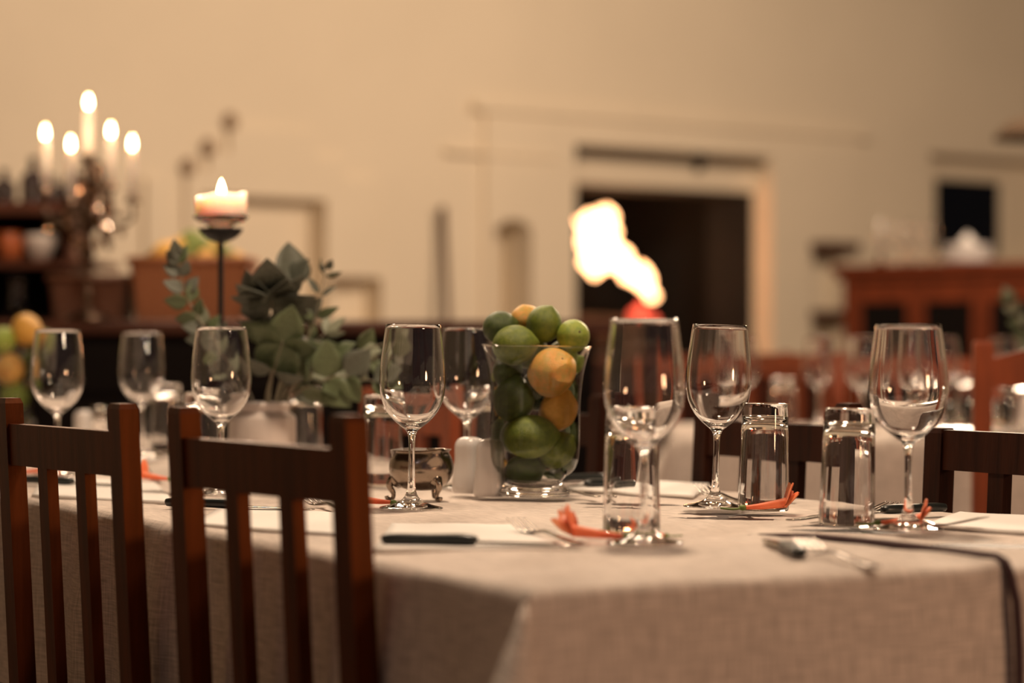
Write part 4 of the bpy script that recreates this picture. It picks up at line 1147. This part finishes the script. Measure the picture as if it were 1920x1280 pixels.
rnd2 = random.Random(4)
for k in range(10):
    a = k * PI / 5 + .3; c_, s_ = math.cos(a), math.sin(a); z_ = .22 + .05 * (k % 3)
    m = MB(); Q = spline([(c_ * .006, s_ * .006, z_), (c_ * .035, s_ * .035, z_ + .05), (c_ * .055, s_ * .055, z_ + .03), (c_ * .050, s_ * .050, z_ + .005), (c_ * .040, s_ * .040, z_ + .012)], 4)
    m.tube(Q, [.0095 - .0006 * (i % 10) for i in range(len(Q))], 7); m.ball(Q[-1], .009, 8, 6); m.obj('scroll', M['bronze'], t)
cm = MB(); cm.lathe([(0, -.028), (.0065, -.017), (.0075, -.010), (.004, -.002), (0, 0)], 6, smooth=False); CM = cm.mesh('crystal_drop', M['crystal'])
for i in range(60):
    a = rnd2.uniform(0, 6.28); ring = rnd2.choice([(.030, zc - .03), (.04, .34), (.055, .30), (.08, .27), (.10, .25), (.05, .22), (.025, .19)])
    o = link('crystal_drop', CM, t); o.location = (ring[0] * math.cos(a), ring[0] * math.sin(a), ring[1] + rnd2.uniform(-.02, .02)); o.rotation_euler = (0, 0, a); o.scale = (1.25,) * 3
for (r_, z_) in ((.030, zc - .028), (.055, .31), (.10, .262)):
    m = MB(); m.tube([(r_ * math.cos(2 * PI * k / 24), r_ * math.sin(2 * PI * k / 24), z_) for k in range(25)], .0022, 6)
    for k in range(4): m.tube([(0, 0, z_), (r_ * math.cos(k * PI / 2), r_ * math.sin(k * PI / 2), z_)], .0018, 5)
    m.obj('crystal_ring', M['bronze'], t)
hts = [.100, .100, .100, .095, .098]
names_ = ['tallest lit taper candle at the centre of the candelabrum', 'lit taper candle furthest left on the candelabrum', 'lit taper candle between the leftmost and the centre one', 'lit taper candle just right of the centre one', 'lit taper candle furthest right on the candelabrum']
tops = [(168, 205), (85, 262), (133, 283), (208, 258), (248, 282)]
for i, (ax, ay, z_, _) in enumerate(cand):
    ht = (EYE - (tops[i][1] - HZ) / F * (KZ + ay)) - (ZB + .001 + z_)
    t = thing('taper_candle', (KX + ax, KZ + ay, ZB + .001 + z_), names_[i], 'candle', 0, 'taper candles on the candelabrum')
    m = MB(); m.lathe([(0, 0), (.0098, 0), (.0098, ht - .006), (.0085, ht - .001), (0, ht)], 14); m.obj('wax', M['wax'], t)
    m = MB(); m.tube([(0, 0, ht - .001), (0, 0, ht + .006)], .0008, 5); m.obj('wick', M['iron'], t)
    fm = flame_mesh(.034, .0060).obj('flame', M['flame'], t); fm.location = (0, 0, ht + .003)
    light('candle_glow', (KX + ax, KZ + ay - .0, ZB + z_ + ht + .03), .45, (1, .70, .45), .009)

# hutch at the far left behind the sideboard
hx0, hx1 = (-60 - 960) / F * 7.0, (235 - 960) / F * 7.0
t = thing('hutch', (hx0, 7.0, 0), 'dark wooden hutch with open shelves at the left photo edge', 'cabinet')
W_ = hx1 - hx0; wl_ = (135 + 60) / F * 7.0
zt = EYE - (378 - HZ) / F * 7.0
m = MB(); m.box((-.02, -.02, .0), (W_, .40, 1.03)); m.obj('body', M['black_wood'], t)
m = MB(); m.box((-.02, -.01, zt - .035), (wl_, .36, zt)); m.obj('shelf', M['side_wood'], t)
m = MB(); m.box((-.02, -.01, 1.175), (wl_ + .08, .36, 1.195)); m.obj('shelf', M['side_wood'], t)
m = MB(); m.box((-.02, .34, 1.03), (wl_, .36, zt - .035)); m.obj('back_panel', M['black_wood'], t)
m = MB(); m.box((wl_ - .02, 0, 1.03), (wl_, .34, 1.175)); m.obj('side_panel', M['side_wood'], t)
m = MB(); m.box((wl_ - .02, 0, 1.195), (wl_, .34, zt - .035)); m.obj('side_panel', M['side_wood'], t)
m = MB(); m.box((-.04, 0, 1.03), (-.02, .34, zt)); m.obj('side_panel', M['side_wood'], t)
def bottle_mesh(h, r):
    m = MB(); m.lathe(prf([(0, 0), (r, 0), (r, h * .06), (r, h * .5), (r * .85, h * .62), (r * .36, h * .74), (r * .34, h * .95), (r * .42, h), (0, h)], 3), 20); return m
for k, (px, hh, r_) in enumerate(((8, .10, .034), (62, .135, .036), (98, .085, .032), (124, .07, .030))):
    o = bottle_mesh(hh, r_).obj('bottle', M['bottle']); o.location = ((px - 960) / F * 7.1, 7.1, zt + .001)
    tag(o, ['squat dark bottle at the left photo edge on the hutch', 'tallest dark bottle on the hutch left of the candles', 'medium dark bottle behind the leftmost taper candles', 'smallest dark bottle at the right end of the hutch'][k], 'bottle', 'dark bottles on the hutch')
m = MB(); m.lathe(prf([(0, 0), (.03, 0), (.045, .03), (.05, .07), (.045, .10), (.042, .10), (.046, .07), (.04, .03), (0, .01)], 3), 24)
BM = m.mesh('bowl', M['amber']); o = link('amber_glass', BM); o.location = ((20 - 960) / F * 7.06, 7.06, 1.196); o.scale = (.8, .8, .8); tag(o, 'glowing amber glass on the hutch shelf at the left edge', 'glass')
m = MB(); m.lathe(prf([(0, 0), (.02, 0), (.04, .02), (.058, .06), (.060, .09), (.055, .09), (.05, .05), (0, .02)], 3), 24)
o = m.obj('cream_bowl', M['jar']); o.scale = (.8, .8, .8); o.location = ((76 - 960) / F * 7.06, 7.06, 1.196); tag(o, 'cream porcelain bowl on the hutch shelf left of the candelabrum', 'bowl')
for k, px in enumerate((112, 140, 30)):
    m = MB(); m.lathe(prf([(0, 0), (.028, 0), (.030, .03), (.026, .08), (.030, .12), (.028, .12), (.024, .08), (.027, .03), (0, .006)], 3), 20)
    o = m.obj('glass_carafe', M['glass']); o.location = ((px - 960) / F * 7.04, 7.06, 1.031); tag(o, ['small clear carafe on the lower hutch shelf behind the wicker crate', 'small clear carafe at the right end of the lower hutch shelf', 'small clear carafe at the left end of the lower hutch shelf'][k], 'carafe', 'carafes on the hutch')

# ------------------------------------------------------------------ cabinet at the right
c0 = at(1582, 0, 10.6); c1 = at(1990, 0, 10.0); cd = Vector((c1.x - c0.x, c1.y - c0.y, 0)); cw = cd.length; ca = math.atan2(cd.y, cd.x)
ch_ = EYE - (498 - HZ) / F * 10.6
t = thing('glazed_cabinet', (c0.x, c0.y, 0), 'reddish wooden cabinet with dark glass doors under the blue window', 'cabinet', ca)
m = MB(); m.box((-.05, -.04, ch_ - .035), (cw + .05, .42, ch_), bev=.008); m.box((-.025, -.02, ch_ - .065), (cw + .025, .41, ch_ - .035)); m.obj('cornice', M['cab_wood'], t)
m = MB(); m.box((0, .02, 0), (cw, .40, ch_ - .065)); m.obj('body', M['black_wood'], t)
nd = 3; dw = (cw - .10) / nd
m = MB(); m.box((0, 0, .05), (.05, .02, ch_ - .065)); m.box((cw - .05, 0, .05), (cw, .02, ch_ - .065)); m.box((.05, 0, ch_ - .10), (cw - .05, .02, ch_ - .065)); m.obj('face_frame', M['cab_wood'], t)
for k in range(nd):
    x0 = .05 + dw * k; x1 = x0 + dw; zt_, zb_ = ch_ - .105, .10; s_ = .045
    m = MB(); m.box((x0 + .003, -.015, zb_), (x0 + s_, .0, zt_), bev=.003); m.box((x1 - s_, -.015, zb_), (x1 - .003, 0, zt_), bev=.003)
    m.box((x0 + s_, -.015, zt_ - .06), (x1 - s_, 0, zt_), bev=.003); m.box((x0 + s_, -.015, zb_), (x1 - s_, 0, zb_ + .06), bev=.003)
    d = m.obj('door', M['cab_wood'], t)
    m = MB(); m.box((x0 + s_, -.008, zb_ + .06), (x1 - s_, -.004, zt_ - .06)); m.obj('pane', M['black_glass'], d)
    m = MB(); m.ball((x1 - .02, -.025, .7), .012, 10, 8); m.obj('knob', M['iron'], d)
def cab(px, dy=.18):
    f = (px - 1582) / (1990 - 1582); q = c0 + cd * f; nrm = Vector((-cd.y, cd.x, 0)).normalized(); q = q + nrm * dy; return Vector((q.x, q.y, ch_ + .001))
m = MB(); m.lathe(prf([(0, 0), (.07, 0), (.11, .012), (.108, .016), (.06, .006), (0, .006)], 2), 28); PL = m.mesh('plate', M['china'])
for k in range(5):
    o = link('plate', PL); q = cab(1785); o.location = (q.x, q.y, q.z + .0165 * k); tag(o, ['lowest', 'second', 'middle', 'fourth', 'topmost'][k] + ' plate of the white stack on the glazed cabinet', 'plate', 'plates stacked on the cabinet')
q = cab(1785); m = MB(); m.lathe(prf([(0, 0), (.05, 0), (.065, .02), (.045, .05), (.02, .07), (.012, .085), (0, .09)], 3), 24); o = m.obj('domed_lid', M['china']); o.location = (q.x, q.y, q.z + .086); o.scale = (.55, .55, .55); tag(o, 'white domed lid resting on the plate stack', 'lid')
for k, px in enumerate((1636, 1662, 1690, 1716)):
    o = link('wine_glass', WGF); o.location = cab(px, .12 + .05 * (k % 2)); o.scale = (.85,) * 3; tag(o, ['first glass from the hearth side', 'second glass from the hearth side', 'third glass from the hearth side', 'glass nearest the plate stack'][k] + ' on the glazed cabinet', 'wine glass', 'glasses on the cabinet')
q = cab(1622, .15); m = MB(); m.lathe(prf([(0, 0), (.035, 0), (.03, .01), (.01, .02), (.008, .05), (.011, .06), (0, .06)], 2), 16); t = thing('candlestick', q, 'thin candlestick with an unlit taper at the left end of the cabinet', 'candlestick'); m.obj('base', M['silver'], t); m = MB(); m.lathe([(0, .061), (.009, .061), (.008, .20), (0, .205)], 12); m.obj('candle', M['wax'], t)

# pendant at the right edge
q = at(1935, 262, 8.2)
t = thing('pendant_lamp', q, 'dark woven pendant shade at the right photo edge', 'lamp')
m = MB(); m.lathe(prf([(.128, 0), (.125, .012), (.085, .055), (.03, .072), (0, .075)], 3) + prf([(0, .071), (.03, .068), (.082, .05), (.12, .008), (.128, 0)], 3), 32); m.obj('shade', M['shade'], t)
m = MB(); m.tube([(0, 0, .07), (0, 0, HC - q.z)], .004, 6); m.obj('cord', M['iron'], t)
